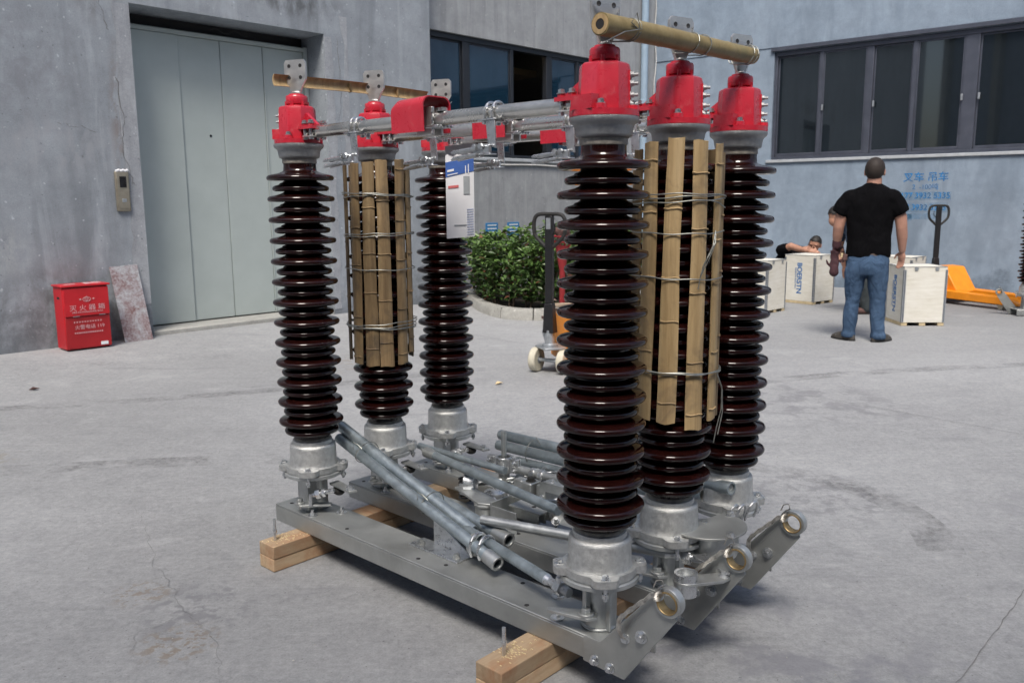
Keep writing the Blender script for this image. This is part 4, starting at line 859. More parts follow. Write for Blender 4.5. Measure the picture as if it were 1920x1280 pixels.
for x in (-.034, .034): gsg.tube([C_ + Mh2 @ Vector((x + .027 * cos(2 * pi * k / 18), .100, .008 + .019 * sin(2 * pi * k / 18))) for k in range(18)], .0026, 6, True)
gsg.tube([C_ + Mh2 @ Vector((-.008, .102, .012)), C_ + Mh2 @ Vector((.008, .102, .012))], .0026, 6)
for x in (-1, 1): gsg.tube([C_ + Mh2 @ Vector((x * .061, .098, .012)), C_ + Mh2 @ Vector((x * .078, .05, .014)), C_ + Mh2 @ Vector((x * .080, -.01, .010))], .0024, 6)
gsg.build('glasses', 'black_paint', p2)
# ---- the man bending down behind the standing man
p3 = thing('person', 'person in dark blue bending over, almost hidden behind the standing man', 'person', (3.80, 9.42, 0), 0.)
Mh3 = Matrix.Rotation(R(-70), 3, 'Z') @ Matrix.Rotation(R(-45), 3, 'X'); hc = (-.245, -.04, 1.075)
m = MB(); head_geo(m, hc, Mh3, 1.0); limb(m, [(-.12, 0, 1.04, .062), (-.21, -.03, 1.06, .055)]); limb(m, [(.20, .02, .80, .14), (.05, .01, .95, .15), (-.08, 0, 1.02, .12)])
limb(m, [(-.10, -.18, .99, .056), (-.12, -.22, .74, .046), (-.06, -.20, .52, .031)]); limb(m, [(-.06, .18, .99, .056), (-.10, .20, .74, .046), (-.04, .16, .52, .031)]); hand(m, (-.06, -.20, .51), (0, .1, -1), (.5, 1, 0), (1, 0, 0), .3); hand(m, (-.04, .16, .51), (0, -.1, -1), (.5, -1, 0), (1, 0, 0), .3)
limb(m, [(.16, -.09, .78, .09), (.10, -.10, .42, .06), (.12, -.11, .09, .045)]); limb(m, [(.20, .12, .78, .09), (.14, .13, .42, .06), (.18, .14, .09, .045)])
skinmesh(m, 'body', 'skin', p3, .009, 4, .4); hair_cap(p3, hc, Mh3, 1.03, 'hair_black', .0)
m = MB(); limb(m, [(.24, .02, .80, .15), (.05, .01, .95, .165), (-.08, 0, 1.01, .135)]); limb(m, [(-.07, -.12, 1.0, .09), (-.11, -.19, .93, .072), (-.12, -.21, .82, .066)]); limb(m, [(-.05, .12, 1.0, .09), (-.08, .19, .93, .072), (-.10, .20, .82, .066)]); o = skinmesh(m, 'shirt', 'shirt_blue', p3, .011, 4); crumple(o, .009, 9.)
m = MB(); limb(m, [(.20, -.07, .78, .12), (.10, -.10, .42, .08), (.12, -.11, .07, .064)]); limb(m, [(.24, .10, .78, .12), (.14, .13, .42, .08), (.18, .14, .07, .064)]); o = skinmesh(m, 'trousers', 'trousers_dark', p3, .012, 4); crumple(o, .008, 9.)
for q in ((.08, -.11), (.14, .14)): m = MB(); m.ell((q[0], q[1], .036), .125, .048, .036); m.build('shoe', 'dry_brown', p3, smooth=60)
wc = thing('cable_coil', 'loose coil of thin white cable on the ground behind the standing man', 'cable', (4.02, 9.72, 0)); m = MB()
m.tube([((.10 + .03 * sin(t * 1.7)) * cos(t * .55), (.08 + .02 * cos(t * 1.1)) * sin(t * .55), .012 + .02 * abs(sin(t * .8))) for t in range(60)], .006, 6); m.build('loops', 'cable_white', wc)

# ================================================================== the three disconnector poles
RO_, TH = Vector((-.7241, 2.9715, 0)), -.7454
SPAN, PITCHB, ZT, ZP, BT = 1.2913, .33326, 1.460, .430, .159       # post spacing, pole spacing, cap top, porcelain foot, beam top
RA = Vector((cos(TH), sin(TH), 0)); RBv = Vector((-sin(TH), cos(TH), 0))
def AB(a, b, z=0.): p = RO_ + RA * a + RBv * b; return Vector((p.x, p.y, z))

def insulator_mesh():
    prof = [(.060, ZP - .03), (.060, ZP + .012)]; core = .057
    n = 26; z_top, z_bot = ZT - .107, ZP + .036; st = (z_top - z_bot) / (n - 1)
    for k in range(n):
        z = z_bot + k * st; big = (k % 2 == 1); r = .1135 if big else .0955; c = .060 - .004 * k / n
        prof += [(c, z - .0105), (c + .006, z - .0095), (r * .76, z - .0125), (r - .014, z - .0158), (r - .0075, z - .0162), (r - .0028, z - .0138), (r - .0003, z - .0092), (r, z - .0060), (r - .0016, z - .0012), (r - .0055, z + .0022), (r - .013, z + .0046),
                 (r * .76, z + .0074), (c + .014, z + .0112), (c + .005, z + .0148), (c, z + .0185)]
    c = .055; prof += [(c, ZT - .075), (c - .001, ZT - .035)]
    return MB().lathe(prof, 56).mesh('porcelain', 'porcelain', 60)
INS = insulator_mesh()
def lobed(r, rl, lobes, w=.34, n=96):
    out = []
    for i in range(n):
        a = 2 * pi * i / n; x = r
        for l in lobes:
            d = abs((a - l + pi) % (2 * pi) - pi)
            if d < w * 1.6: x = max(x, r + (rl - r) * sm((w * 1.6 - d) / (w * .8)))
        out.append((x * cos(a), x * sin(a)))
    return out
LOBES = [R(45), R(135), R(225), R(315)]
def base_mesh():
    m = MB(); m.lathe([(.088, .330), (.0845, .338), (.083, .35), (.0815, .398), (.080, .406), (.0755, .411), (.071, .412), (.0695, .424), (.066, .427), (.0605, .428)], 48)
    m.prism(lobed(.098, .122, LOBES, .26), .313, .3325); m.prism(lobed(.096, .118, LOBES, .22), .3095, .3125)
    return m.mesh('base_casting', 'cast_zinc', 40)
BASE = base_mesh()
m = MB(); m.lathe([(.10, .2935), (.104, .296), (.104, .3065), (.10, .309)], 40); PLATE = m.mesh('bearing_plate', 'galvanised', 40)
def baseb():
    out = []
    for l in LOBES:
        m = MB(); p = (.106 * cos(l), .106 * sin(l), .3325); m.bolt(p, (0, 0, 1), .0095, .0075); m.cyl((p[0], p[1], .275), (p[0], p[1], .335), .0055, None, 10); m.hexa((p[0], p[1], .283), (p[0], p[1], .2935), .0095)
        out.append(m.mesh('flange_bolt', 'bright_zinc', 30))
    return out
FB = baseb()
m = MB(); m.lathe([(.0585, ZT - .050), (.062, ZT - .048), (.0665, ZT - .046), (.0685, ZT - .040), (.071, ZT - .024), (.074, ZT - .018), (.0815, ZT - .013), (.084, ZT - .006), (.0835, ZT - .001), (.080, ZT)], 56); CAP = m.mesh('top_cap', 'cast_grey', 50)
m = MB(); m.lathe([(.0555, ZT - .066), (.058, ZT - .062), (.0575, ZT - .0495)], 40, capb=False, capt=False); JT = m.mesh('cement_joint', 'cement_joint', 50)
m = MB(); m.lathe([(.0655, .4265), (.0645, .4305), (.0608, .4335)], 40, capb=False, capt=False); JB = m.mesh('cement_joint', 'cement_joint', 50)

def head_mesh(sgn, blk):           # sgn: side the arm leaves on (+1 = +x); blk: direction of the terminal block
    m = MB(); z = ZT
    m.prism(lobed(.0805, .0835, [R(-60), R(30), R(120), R(210)], .2), z + .0005, z + .015)
    for a in (R(-60), R(30), R(120), R(210)): m.cyl((.070 * cos(a), .070 * sin(a), z + .014), (.070 * cos(a), .070 * sin(a), z + .026), .0145, .0135, 16)
    body = []
    for i in range(48):
        a = 2 * pi * i / 48; r = .0565 / max(.935, cos(((a + .35) % (pi / 4)) - pi / 8) ** 1.0) * (1.0 + .03 * (int((a + .35) // (pi / 4)) % 2)); body.append((r * cos(a), r * sin(a)))
    n = len(body); k = len(m.v)
    for zz, f in ((z + .0145, 1.06), (z + .112, 1.0), (z + .120, .96), (z + .124, .86)): m.v += [(x * f, y * f, zz) for x, y in body]
    for q in range(3):
        for i in range(n): m.f.append((k + q * n + i, k + q * n + (i + 1) % n, k + (q + 1) * n + (i + 1) % n, k + (q + 1) * n + i))
    m.f.append(tuple(k + 3 * n + i for i in range(n)))
    m.lathe([(.040, z + .122), (.034, z + .126), (.031, z + .132)], 28); m.lathe([(.0355, z + .131), (.0365, z + .133), (.0365, z + .155), (.034, z + .159), (.026, z + .160), (.025, z + .165), (.015, z + .166)], 28)
    for i in range(6): a = 2 * pi * i / 6; m.cyl((.034 * cos(a), .034 * sin(a), z + .124), (.034 * cos(a), .034 * sin(a), z + .140), .006, None, 8)
    # terminal block
    m.box(.030, .079, -.034, .034, z + .0152, z + .048, RZ(blk))
    # rib with the row of bolts opposite the arm
    ra = R(28) if sgn < 0 else R(208)
    m.box(.040, .0625, -.010, .010, z + .018, z + .106, RZ(ra)); m.cyl((.051 * cos(ra), .051 * sin(ra), z + .105), (.0512 * cos(ra), .0512 * sin(ra), z + .117), .0105, .007, 12)
    # gusset and arm seat
    Mg = RZ(0 if sgn > 0 else pi)
    m.add([(.045, -.006, z + .108), (.118, -.006, z + .060), (.118, -.006, z + .046), (.045, -.006, z + .046), (.045, .006, z + .108), (.118, .006, z + .060), (.118, .006, z + .046), (.045, .006, z + .046)],
          [(0, 3, 2, 1), (4, 5, 6, 7), (0, 1, 5, 4), (1, 2, 6, 5), (2, 3, 7, 6), (3, 0, 4, 7)], Mg)
    m.box(.040, .128, -.034, .034, z + .044, z + .054, Mg); m.box(.045, .062, -.030, .030, z + .016, z + .046, Mg)
    for dx in (.078, .112):
        for dy in (-.025, .025): m.cyl(Mg @ Vector((dx, dy, z + .053)), Mg @ Vector((dx, dy, z + .062)), .0105, None, 6)
    return m.mesh('terminal_head', 'red_enamel', 38)
HEADS = {-1: head_mesh(-1, R(-97)), 1: head_mesh(1, R(-143))}
def head_bolt_mesh(): return MB().bolt((0, 0, 0), (0, 0, 1), .0088, .008).mesh('head_bolt', 'bright_zinc', 30)
HBOLT = head_bolt_mesh()
m = MB(); m.bolt((0, 0, 0), (1, 0, 0), .0072, .006, True, .006); m.cyl((.012, 0, 0), (.018, 0, 0), .0045, None, 10); SBOLT = m.mesh('contact_bolt', 'cast_grey', 30)
def plate_mesh():
    m = MB(); o = [(-.014, 0), (.014, 0), (.028, .030), (.042, .050), (.042, .104), (.034, .114), (-.034, .114), (-.042, .104), (-.042, .050), (-.028, .030)]
    m.prism(o, -.004, .004, RX(R(90))); me = m.mesh('terminal_plate', 'plate_alu', 30); return me
TPL = plate_mesh()
m = MB()
for x in (-.019, .019):
    for zz in (.047, .080): m.cyl((x, -.0046, zz), (x, .0046, zz), .0062, None, 14)
THOLE = None
def plate_part(parent, x, rz_):
    p = share('terminal_plate', TPL, parent, (x, 0, ZT + .163), rz_)
    for px in (-.022, .022):
        for zz in (.056, .094):
            q = MB().cyl((px, -.0048, zz), (px, .0048, zz), .0062, None, 14).build('bolt_hole', 'dark_void', p)
    return p
def ear_contact(parent, x, label=None):
    c = MB(); zc = ZT + .040; r = .0195
    for dx in (-.013, .013):
        c.tube([(x + dx, -r - .006, zc - .034), (x + dx, -r - .005, zc)] + [(x + dx, -(r + .005) * cos(t * pi / 8), zc + (r + .005) * sin(t * pi / 8)) for t in range(1, 8)] + [(x + dx, r + .005, zc), (x + dx, r + .006, zc - .034)], .0042, 8)
    u = c.build('clamp_bolt', 'bright_zinc', parent)
    m = MB(); m.box(x - .034, x + .032, -.036, .036, zc - .0245, zc - .0205); b = m.build('clamp_plate', 'bright_zinc', u, .001)
    m = MB()
    for dx in (-.013, .013):
        for dy in (-r - .006, r + .006): m.hexa((x + dx, dy, zc - .033), (x + dx, dy, zc - .025), .0085)
    m.build('clamp_nut', 'bright_zinc', u)
    m = MB(); m.add([(x - .004, -.034, zc - .025), (x + .030, -.034, zc - .025), (x + .034, -.034, zc - .098), (x + .004, -.034, zc - .090), (x - .004, -.030, zc - .025), (x + .030, -.030, zc - .025), (x + .034, -.030, zc - .098), (x + .004, -.030, zc - .090)],
                    [(0, 3, 2, 1), (4, 5, 6, 7), (0, 1, 5, 4), (1, 2, 6, 5), (2, 3, 7, 6), (3, 0, 4, 7)])
    m.box(x - .004, x + .030, -.030, .010, zc - .029, zc - .025); m.build('hanger', 'bright_zinc', u, .001)
    m = MB(); m.box(x - .040, x + .020, -.046, -.036, zc - .110, zc - .088, None); m.box(x - .048, x + .026, -.052, -.022, zc - .114, zc - .111); k = m.build('contact_block', 'bright_zinc', u, .002)
    m = MB(); m.bolt((x - .028, -.0462, zc - .092), (0, -1, 0), .0085, .007, False); m.bolt((x - .006, -.0462, zc - .092), (0, -1, 0), .0085, .007, False); m.build('contact_bolt', 'bright_zinc', u)
    m = MB()
    for dy, dz in ((-.052, 0), (-.030, 0), (-.052, -.016), (-.030, -.016)): m.tube([(x - .02, dy, zc - .098 + dz), (x - .06, dy, zc - .100 + dz), (x - .105, dy * 1.05, zc - .104 + dz * 1.1), (x - .112, dy * 1.12, zc - .106 + dz * 1.2)], [.0055, .0055, .0055, .003], 8)
    m.build('contact_finger', 'bright_zinc', u)
    return u
def hood(parent, x0, x1):
    zc = ZT + .040; prof = []
    for y, z in [(-.052, -.040), (-.054, .015)] + [(-.054 + .026 * (1 - cos(t * pi / 12)), .030 + .026 * sin(t * pi / 12)) for t in range(0, 7)] + [(.054 - .026 * (1 - cos(t * pi / 12)), .030 + .026 * sin(t * pi / 12)) for t in range(6, -1, -1)] + [(.054, .015), (.052, -.040)]: prof.append((y, z))
    m = MB(); n = len(prof); th = .0035
    inn = [(y * (1 - th / .054) , z - (th if z > .03 else 0)) for y, z in prof]
    for x, dz in ((x0, -.012), (x0 + .02, .0), (x1, .004)):
        m.v += [(x, y, zc + z + (dz if z > 0 else 0)) for y, z in prof]; m.v += [(x, y, zc + z + (dz if z > 0 else 0)) for y, z in inn]
    for s in range(2):
        o = s * 2 * n; q = o + 2 * n
        for i in range(n - 1): m.f += [(o + i, o + i + 1, q + i + 1, q + i), (o + n + i + 1, o + n + i, q + n + i, q + n + i + 1)]
        m.f += [(o, q, q + n, o + n), (o + n - 1, o + 2 * n - 1, q + 2 * n - 1, q + n - 1)]
    for i in range(n - 1): m.f += [(i + 1, i, n + i, n + i + 1), (4 * n + i, 4 * n + i + 1, 5 * n + i + 1, 5 * n + i)]
    h = m.build('rain_hood', 'red_enamel', parent, 0, 50); return h

def make_pole(name, label, group, extra=True, plates=((R(22), R(74)))):
    root = thing(name, label, 'switch', (0, 0, 0), 0, group)
    # base channel, open underneath
    m = MB(); x0, x1, y0, y1 = -.155, 1.425, -.072, .072
    m.box(x0, x1, y0, y1, BT - .006, BT); m.box(x0, x1, y0, y0 + .006, .0945, BT - .006); m.box(x0, x1, y1 - .006, y1, .0945, BT - .006)
    ch = m.build('base_channel', 'galv_beam', root, .004)
    for x, y in ((-.11, -.03), (.25, -.045), (.62, -.045), (.72, -.02), (1.08, -.05), (.98, .045)):
        MB().cyl((x, y, BT - .002), (x, y, BT + .0008), .007, None, 12).build('bolt_hole', 'dark_void', ch)
    for x, y in ((.055, -.052), (.11, .035), (1.19, -.05), (1.11, .05)):
        m = MB(); m.cyl((x, y, BT), (x, y, BT + .003), .019, None, 18); m.hexa((x, y, BT + .003), (x, y, BT + .011), .009); m.cyl((x, y, BT + .011), (x, y, BT + .021), .005, None, 10); m.build('anchor_nut', 'bright_zinc', ch)
    # lug plate with the grounding ring at the right-hand end
    m = MB(); o = [(1.300, .092), (1.428, .087), (1.575, .296)] + [(1.553 + .031 * cos(R(t)), .335 + .031 * sin(R(t))) for t in range(300, 139, -16)] + [(1.522, .356), (1.355, BT + .004), (1.300, BT + .001)]
    m.prism([(a, z) for a, z in o], .0725, .0785, RX(R(90))); lug = m.build('lug_plate', 'galv_beam', root, .0015)
    for a, z in ((1.338, .106), (1.386, .103), (1.478, .221)):
        MB().bolt((a, -.0785, z), (0, -1, 0), .0125 if z > .2 else .0105, .009, True, .002).build('lug_bolt', 'bright_zinc', lug)
    MB().bolt((1.432, -.0785, .200), (0, -1, 0), .0095, .008).build('earth_bolt', 'bright_zinc', lug)
    m = MB(); M_ = T(1.553, -.076, .335) @ RX(R(90)); m.lathe([(.0285, -.011), (.0355, -.011), (.0365, -.008), (.0365, .010), (.0355, .012), (.0285, .012), (.0285, -.011)], 36, (0, 0, 0), M_, False, False); ring = m.build('bearing_ring', 'galvanised', lug)
    m = MB(); m.lathe([(.0245, -.013), (.0283, -.013), (.0283, .0145), (.026, .0155), (.0245, .014), (.0245, -.013)], 36, (0, 0, 0), M_, False, False); m.build('ring_bush', 'brass_dark', ring)
    m = MB()
    for q in range(10):
        a0 = R(118 + 7 * q); c_ = Vector((1.553 + .0305 * cos(a0), -.077, .335 + .0305 * sin(a0))); d_ = Vector((cos(a0), 0, sin(a0)))
        m.tube([c_ + d_ * .0098 * cos(t * pi / 5) + Vector((0, -.0165, 0)) * sin(t * pi / 5) for t in range(10)], .0017, 5, True)
    m.tube([(1.522, -.098, .37), (1.53, -.10, .39), (1.545, -.098, .395), (1.548, -.096, .38), (1.535, -.095, .372)], .0018, 5); m.build('wire_binding', 'wire_silver', lug)
    m = MB(); P = cat([(1.432, -.090, .204), (1.425, -.098, .232), (1.433, -.106, .262), (1.455, -.104, .288), (1.49, -.096, .322), (1.52, -.092, .352)], 4)
    for q in range(4): m.tube([(p[0] + .003 * (q - 1.5), p[1] + .001 * sin(i_ * 1.2 + q), p[2] + .002 * sin(i_ * 2.1 + q)) for i_, p in enumerate(P)], .0026, 5)
    m.build('earth_braid', 'wire_silver', lug)
    for side, xx in ((1, 0.), (-1, SPAN)):
        po = share('post_insulator', INS, root, (xx, 0, 0), .3 * side)
        bc = share('base_casting', BASE, po, (0, 0, 0), -.3 * side); share('bearing_plate', PLATE, po)
        for me in FB: share('flange_bolt', me, po, (0, 0, 0), -.3 * side)
        share('top_cap', CAP, po); share('cement_joint', JT, po); share('cement_joint', JB, po)
        # pedestal on the beam
        m = MB()
        if side < 0:
            m.lathe([(.047, BT), (.049, BT + .004), (.044, BT + .008), (.043, .2933)], 32, (xx, 0, 0)); m.box(xx + .036, xx + .052, -.022, -.014, BT + .002, .2932); m.box(xx + .036, xx + .042, -.014, .022, BT + .002, .2932)
            m.box(xx - .008, xx + .004, -.062, -.042, .215, .2932)
        else:
            m.box(xx - .040, xx + .012, -.042, -.036, BT, .2933); m.box(xx - .046, xx - .040, -.042, .042, BT, .2933); m.box(xx + .012, xx + .018, -.042, .042, BT, .2933); m.cyl((xx, .02, BT), (xx, .02, .2933), .03, None, 20)
        pd = m.build('pedestal', 'galvanised', root, .0015)
        # lever with its pin
        m = MB()
        if side < 0: m.prism([(xx - .10, -.095), (xx - .09, -.105), (xx + .02, -.078), (xx + .035, -.055), (xx + .02, -.035), (xx - .02, -.04)], BT + .042, BT + .050); m.cyl((xx + .005, -.062, BT + .050), (xx + .005, -.062, BT + .058), .021, None, 20); m.hexa((xx + .005, -.062, BT + .058), (xx + .005, -.062, BT + .070), .013)
        else: m.prism([(xx - .02, -.075), (xx + .02, -.082), (xx + .09, .005), (xx + .075, .02), (xx + .0, -.05)], BT + .028, BT + .036); m.cyl((xx - .0, -.066, BT + .036), (xx - .0, -.066, BT + .042), .017, None, 20); m.hexa((xx - .0, -.066, BT + .042), (xx - .0, -.066, BT + .054), .011)
        lv = m.build('lever', 'galvanised', root, .001)
        if side > 0:
            m = MB(); m.cyl((.055, -.045, BT + .075), (.125, -.005, BT + .098), .0085, None, 12); m.hexa((.066, -.038, BT + .079), (.082, -.029, BT + .084), .0175); m.hexa((.088, -.026, BT + .086), (.098, -.020, BT + .089), .0155); m.cyl((.05, -.055, BT + .036), (.05, -.05, BT + .08), .0065, None, 10); m.build('threaded_pin', 'bright_zinc', lv)
            m = MB(); m.prism([(.075, .012), (.205, .002), (.215, .03), (.075, .05)], .262, .270); st_ = m.build('stop_arm', 'galvanised', root, .001)
            MB().bolt((.19, .017, .270), (0, 0, 1), .012, .009).build('stop_bolt', 'bright_zinc', st_); MB().ell((.105, .03, .244), .026, .02, .018).build('stop_buffer', 'black_rubber', st_)
        # the red head
        hd = share('terminal_head', HEADS[side], root, (xx, 0, 0))
        for a in (R(-60), R(30), R(120), R(210)): share('head_bolt', HBOLT, hd, (.070 * cos(a), .070 * sin(a), ZT + .026))
        for dx in (.078, .112):
            for dy in (-.025, .025): share('head_bolt', HBOLT, hd, (dx * side, dy, ZT + .062))
        ra = R(28) if side < 0 else R(208)
        for zz in (.030, .050, .076, .096): share('contact_bolt', SBOLT, hd, (.0625 * cos(ra), .0625 * sin(ra), ZT + zz), ra)
        plate_part(hd, 0, plates[0] if side > 0 else plates[1])
        m = MB(); m.lathe([(.017, ZT + .164), (.017, ZT + .170), (.012, ZT + .174)], 20); m.build('collar', 'plate_alu', hd)
    # contact arms
    zc = ZT + .040 - .020
    zc = ZT + .040
    for side, xa, xb, xc in ((1, .066, .635, .335), (-1, .695, SPAN - .066, .93)):
        m = MB()
        m.cyl((xa if side > 0 else xa, 0, zc - .004), (xb, 0, zc - .004), .0205, None, 24)
        arm = m.build('contact_arm', 'aluminium', root)
        hx = .074 if side > 0 else SPAN - .122
        m = MB(); m.box(hx, hx + .048, -.034, .034, zc - .022, zc - .018)
        m.build('arm_shoe', 'plate_alu', arm, .001)
        for dx in (.078, .112):
            for dy in (-.025, .025): X = dx if side > 0 else SPAN - dx; m = MB(); m.cyl((X, dy, zc - .030), (X, dy, zc + .006), .0055, None, 10); m.hexa((X, dy, zc - .0295), (X, dy, zc - .0225), .0085); m.build('shoe_bolt', 'bright_zinc', arm)
        ear_contact(arm, xc)
    hd = hood(root, .560, .700)
    m = MB(); m.box(.635, .703, -.022, -.012, zc - .050, zc + .030); m.box(.635, .703, .012, .022, zc - .050, zc + .030); m.box(.595, .645, -.024, .024, zc - .030, zc - .024); fg = m.build('main_contact', 'plate_alu', root, .002)
    for q in range(5):
        m = MB(); m.box(.68, .735, -.030 + .013 * q, -.021 + .013 * q, zc - .030, zc - .022); m.build('contact_finger', 'bright_zinc', fg, .002)
    m = MB(); m.tube([(.707, -.025 + .001 * sin(q * 2.), zc + .026 - q * .006) for q in range(13)], .0038, 6); m.build('contact_spring', 'bright_zinc', fg)
    MB().bolt((.725, 0, zc + .0155), (0, 0, 1), .014, .008).build('contact_bolt', 'bright_zinc', fg)
    return root
labs = ['nearest of the three switch poles, its left and right brown posts unwrapped', 'middle switch pole, both of its brown posts wrapped in bamboo strips', 'rearmost of the three switch poles on the pallet, posts unwrapped']
P0 = make_pole('disconnector_pole', labs[0], 'switch poles standing side by side on the timbers')
P0.location = AB(0, 0); P0.rotation_euler = (0, 0, TH); poles = [P0]
for j in (1, 2):
    q = copy_tree(P0); q.location = AB(0, j * PITCHB); q['label'] = labs[j]; poles.append(q)
far = copy_tree(P0); far['label'] = 'distant switch pole cut off by the right edge of the picture'; far.location = (6.86, 9.05, -.09); far.rotation_euler = (0, 0, pi - .05)
far.location.z = -.086

# ================================================================== timbers, loose pipes and rods on the rig
def RIG(name, label, cat, group=None): return thing(name, label, cat, AB(0, 0), TH, group)
def timber(a0, a1, b0, b1, z0, z1, label, rod=None):
    t = RIG('timber_bearer', label, 'timber', 'sawn timbers under the switch poles')
    t.location = AB((a0 + a1) / 2, (b0 + b1) / 2); w_ = (a1 - a0) / 2; l_ = (b1 - b0) / 2
    m = MB(); m.box(-w_, w_, -l_, l_, z0, z1); m.build('beam', 'timber', t, .003)
    if rod is not None:
        rx, ry = rod; m = MB(); m.cyl((rx, ry, z1), (rx, ry, z1 + .028), .0052, None, 10); m.hexa((rx, ry, z1 + .028), (rx, ry, z1 + .04), .0075); m.cyl((rx, ry, z1 + .04), (rx, ry, z1 + .078), .0052, None, 10); m.build('threaded_rod', 'bright_zinc', t)
        m = MB()
        for k in range(70):
            x = rx + random.gauss(0, .022); y = ry + random.gauss(.03, .035)
            if abs(x) < w_ - .004 and y > -l_ + .004: m.box(x - .003, x + .003, y - .0012, y + .0012, z1, z1 + .0016, None)
        tag(m.build('sawdust', 'sawdust', t, smooth=0), None, None, None, 'stuff')
timber(-.028, .062, -.22, .40, .047, .0935, 'upper sawn timber at the left end of the poles, a threaded rod standing in it', (-.005, -.27))
timber(-.030, .060, -.22, .398, .001, .0465, 'lower sawn timber at the left end of the poles, flat on the concrete')
timber(-.026, .062, .404, .90, .001, .0935, 'single thick timber continuing behind the left pair')
timber(1.098, 1.190, -.27, .10, .047, .0935, 'upper sawn timber under the front right end, a threaded rod standing in it', (-.01, -.115))
timber(1.097, 1.189, -.27, .098, .001, .0465, 'lower sawn timber under the front right end, flat on the concrete')
timber(1.10, 1.19, .104, .90, .001, .0935, 'single thick timber continuing behind the front right pair')

def pipe(name, pts, r, mat, label, cat='pipe', group=None, inner=None, socket=None):
    t = RIG(name, label, cat, group); m = MB(); m.cyl(pts[0], pts[1], r, None, 24, inner=inner or r * .78); m.build('tube', mat, t)
    if socket:
        d = (Vector(pts[1]) - Vector(pts[0])).normalized(); e = Vector(pts[1]); m = MB(); m.cyl(e - d * socket, e + d * .004, r * 1.22, None, 24, inner=r * .82); m.build('socket', 'galvanised', t, .0015)
    return t
GP = 'galvanised pipes wired together across the frame'
pipe('galvanised_pipe', [(-.004, .118, .398), (.905, .016, .207)], .0185, 'galv_pipe', 'front pipe of the wired bundle, its socket end over the near beam', group=GP, socket=.05)
pipe('galvanised_pipe', [(-.02, .140, .437), (.722, .098, .232)], .0205, 'galv_pipe', 'topmost pipe of the wired bundle leaning on the left post base', group=GP)
pipe('galvanised_pipe', [(.075, .212, .305), (.835, .140, .222)], .0205, 'galv_pipe', 'rear pipe of the wired bundle, with a wide open socket end', group=GP, socket=.06)
def rod(pts, r, label, mat='galv_pipe', thread=True, fork=False):
    t = RIG('coupling_rod', label, 'rod', 'rods linking the levers of the poles'); a, b = Vector(pts[0]), Vector(pts[1]); d = (b - a).normalized()
    m = MB(); m.cyl(a, b - d * .10, r, None, 20); m.build('tube', mat, t)
    if thread:
        m = MB(); m.cyl(b - d * .10, b - d * .085, r, r * .72, 20); m.cyl(b - d * .085, b, r * .72, None, 16)
        for k in range(10): m.cyl(b - d * (.002 + .0036 * k), b - d * (.0038 + .0036 * k), r * .80, None, 14)
        m.build('threaded_end', 'bright_zinc', t); m = MB(); m.hexa(b - d * .052, b - d * .028, r * 1.35); m.build('lock_nut', 'bright_zinc', t, .001)
    if fork:
        m = MB(); m.cyl(a - d * .03, a + d * .035, r * 1.3, r * 1.1, 16); m.tube([a + d * .02 + Vector((0, 0, .019)) , a + d * .02 + Vector((.012, .012, .0)), a + d * .02 + Vector((0, 0, -.02))], .004, 6)
        m.prism([(0, 0), (.06, -.012), (.06, .012)], -.006, .006, T(*(a - d * .075)) @ Matrix.Rotation(atan2(d.y, d.x), 4, 'Z')); m.build('fork_end', 'galvanised', t)
    return t
rod([(.50, .135, .240), (1.212, -.026, .228)], .0165, 'diagonal rod with a nut and thread ending at the near right lever')
rod([(.735, .125, .268), (1.412, .312, .272)], .0155, 'slim tapering rod passing behind the near right post base', 'galvanised')
rod([(.165, .420, .302), (1.02, .262, .300)], .0165, 'long rod with a wired fork end crossing the middle of the frame', fork=True, thread=False)
rod([(.045, .468, .300), (.62, .462, .300)], .013, 'thin rod running from the middle left post base towards the centre', thread=False)
BG = 'pipes tied together at the back of the frame'
pipe('galvanised_pipe', [(.19, .790, .305), (1.352, .590, .392)], .0205, 'galv_pipe', 'upper pipe of the tied bundle at the back, open end by the rear right post', group=BG)
pipe('galvanised_pipe', [(.20, .765, .268), (1.25, .60, .345)], .021, 'galv_pipe', 'middle pipe of the tied bundle at the back', group=BG)
pipe('galvanised_pipe', [(.33, .735, .235), (1.18, .565, .325)], .016, 'galv_pipe', 'lowest and thinnest pipe of the tied bundle at the back', group=BG)
def wire_loop(pts, r, label, closed=True, tails=()):
    t = RIG('tie_wire', label, 'wire', 'wire ties'); m = MB(); m.tube(pts, r, 6, closed)
    m.build('loop', 'tie_wire', t)
    for tp in tails: m = MB(); m.tube(tp, r, 6); m.build('tail', 'tie_wire', t)
def ovalring(c, d, ry, rz_, tilt=0., n=26, sq=.0):
    d = Vector(d).normalized(); u = d.cross(Vector((0, 0, 1))).normalized(); w_ = u.cross(d); c = Vector(c)
    return [c + u * (ry * cos(2 * pi * k / n)) + w_ * (rz_ * sin(2 * pi * k / n)) + d * (.004 * sin(4 * pi * k / n + tilt)) for k in range(n)]
dpipe = (.91, -.1, -.19)
for f_, lab in ((.21, 'wire tie round the pipe bundle near its upper end'), (.66, 'wire tie round the pipe bundle near the clamp')):
    c = Vector((-.01, .13, .418)).lerp(Vector((.82, .07, .215)), f_)
    wire_loop(ovalring(c, dpipe, .048, .040), .0017, lab, True, [[c + Vector((0, -.03, .03)), c + Vector((.01, -.05, .045)), c + Vector((.03, -.045, .03))], [c + Vector((0, -.03, .03)), c + Vector((-.02, -.045, .045)), c + Vector((-.015, -.05, .02))]])
c = Vector((.42, .745, .285)); wire_loop(ovalring(c, (1.1, -.19, .09), .05, .052), .0017, 'wire tie round the pipe bundle at the back', True, [[c + Vector((0, .01, .05)), c + Vector((.02, -.02, .07)), c + Vector((.05, -.03, .05))]])

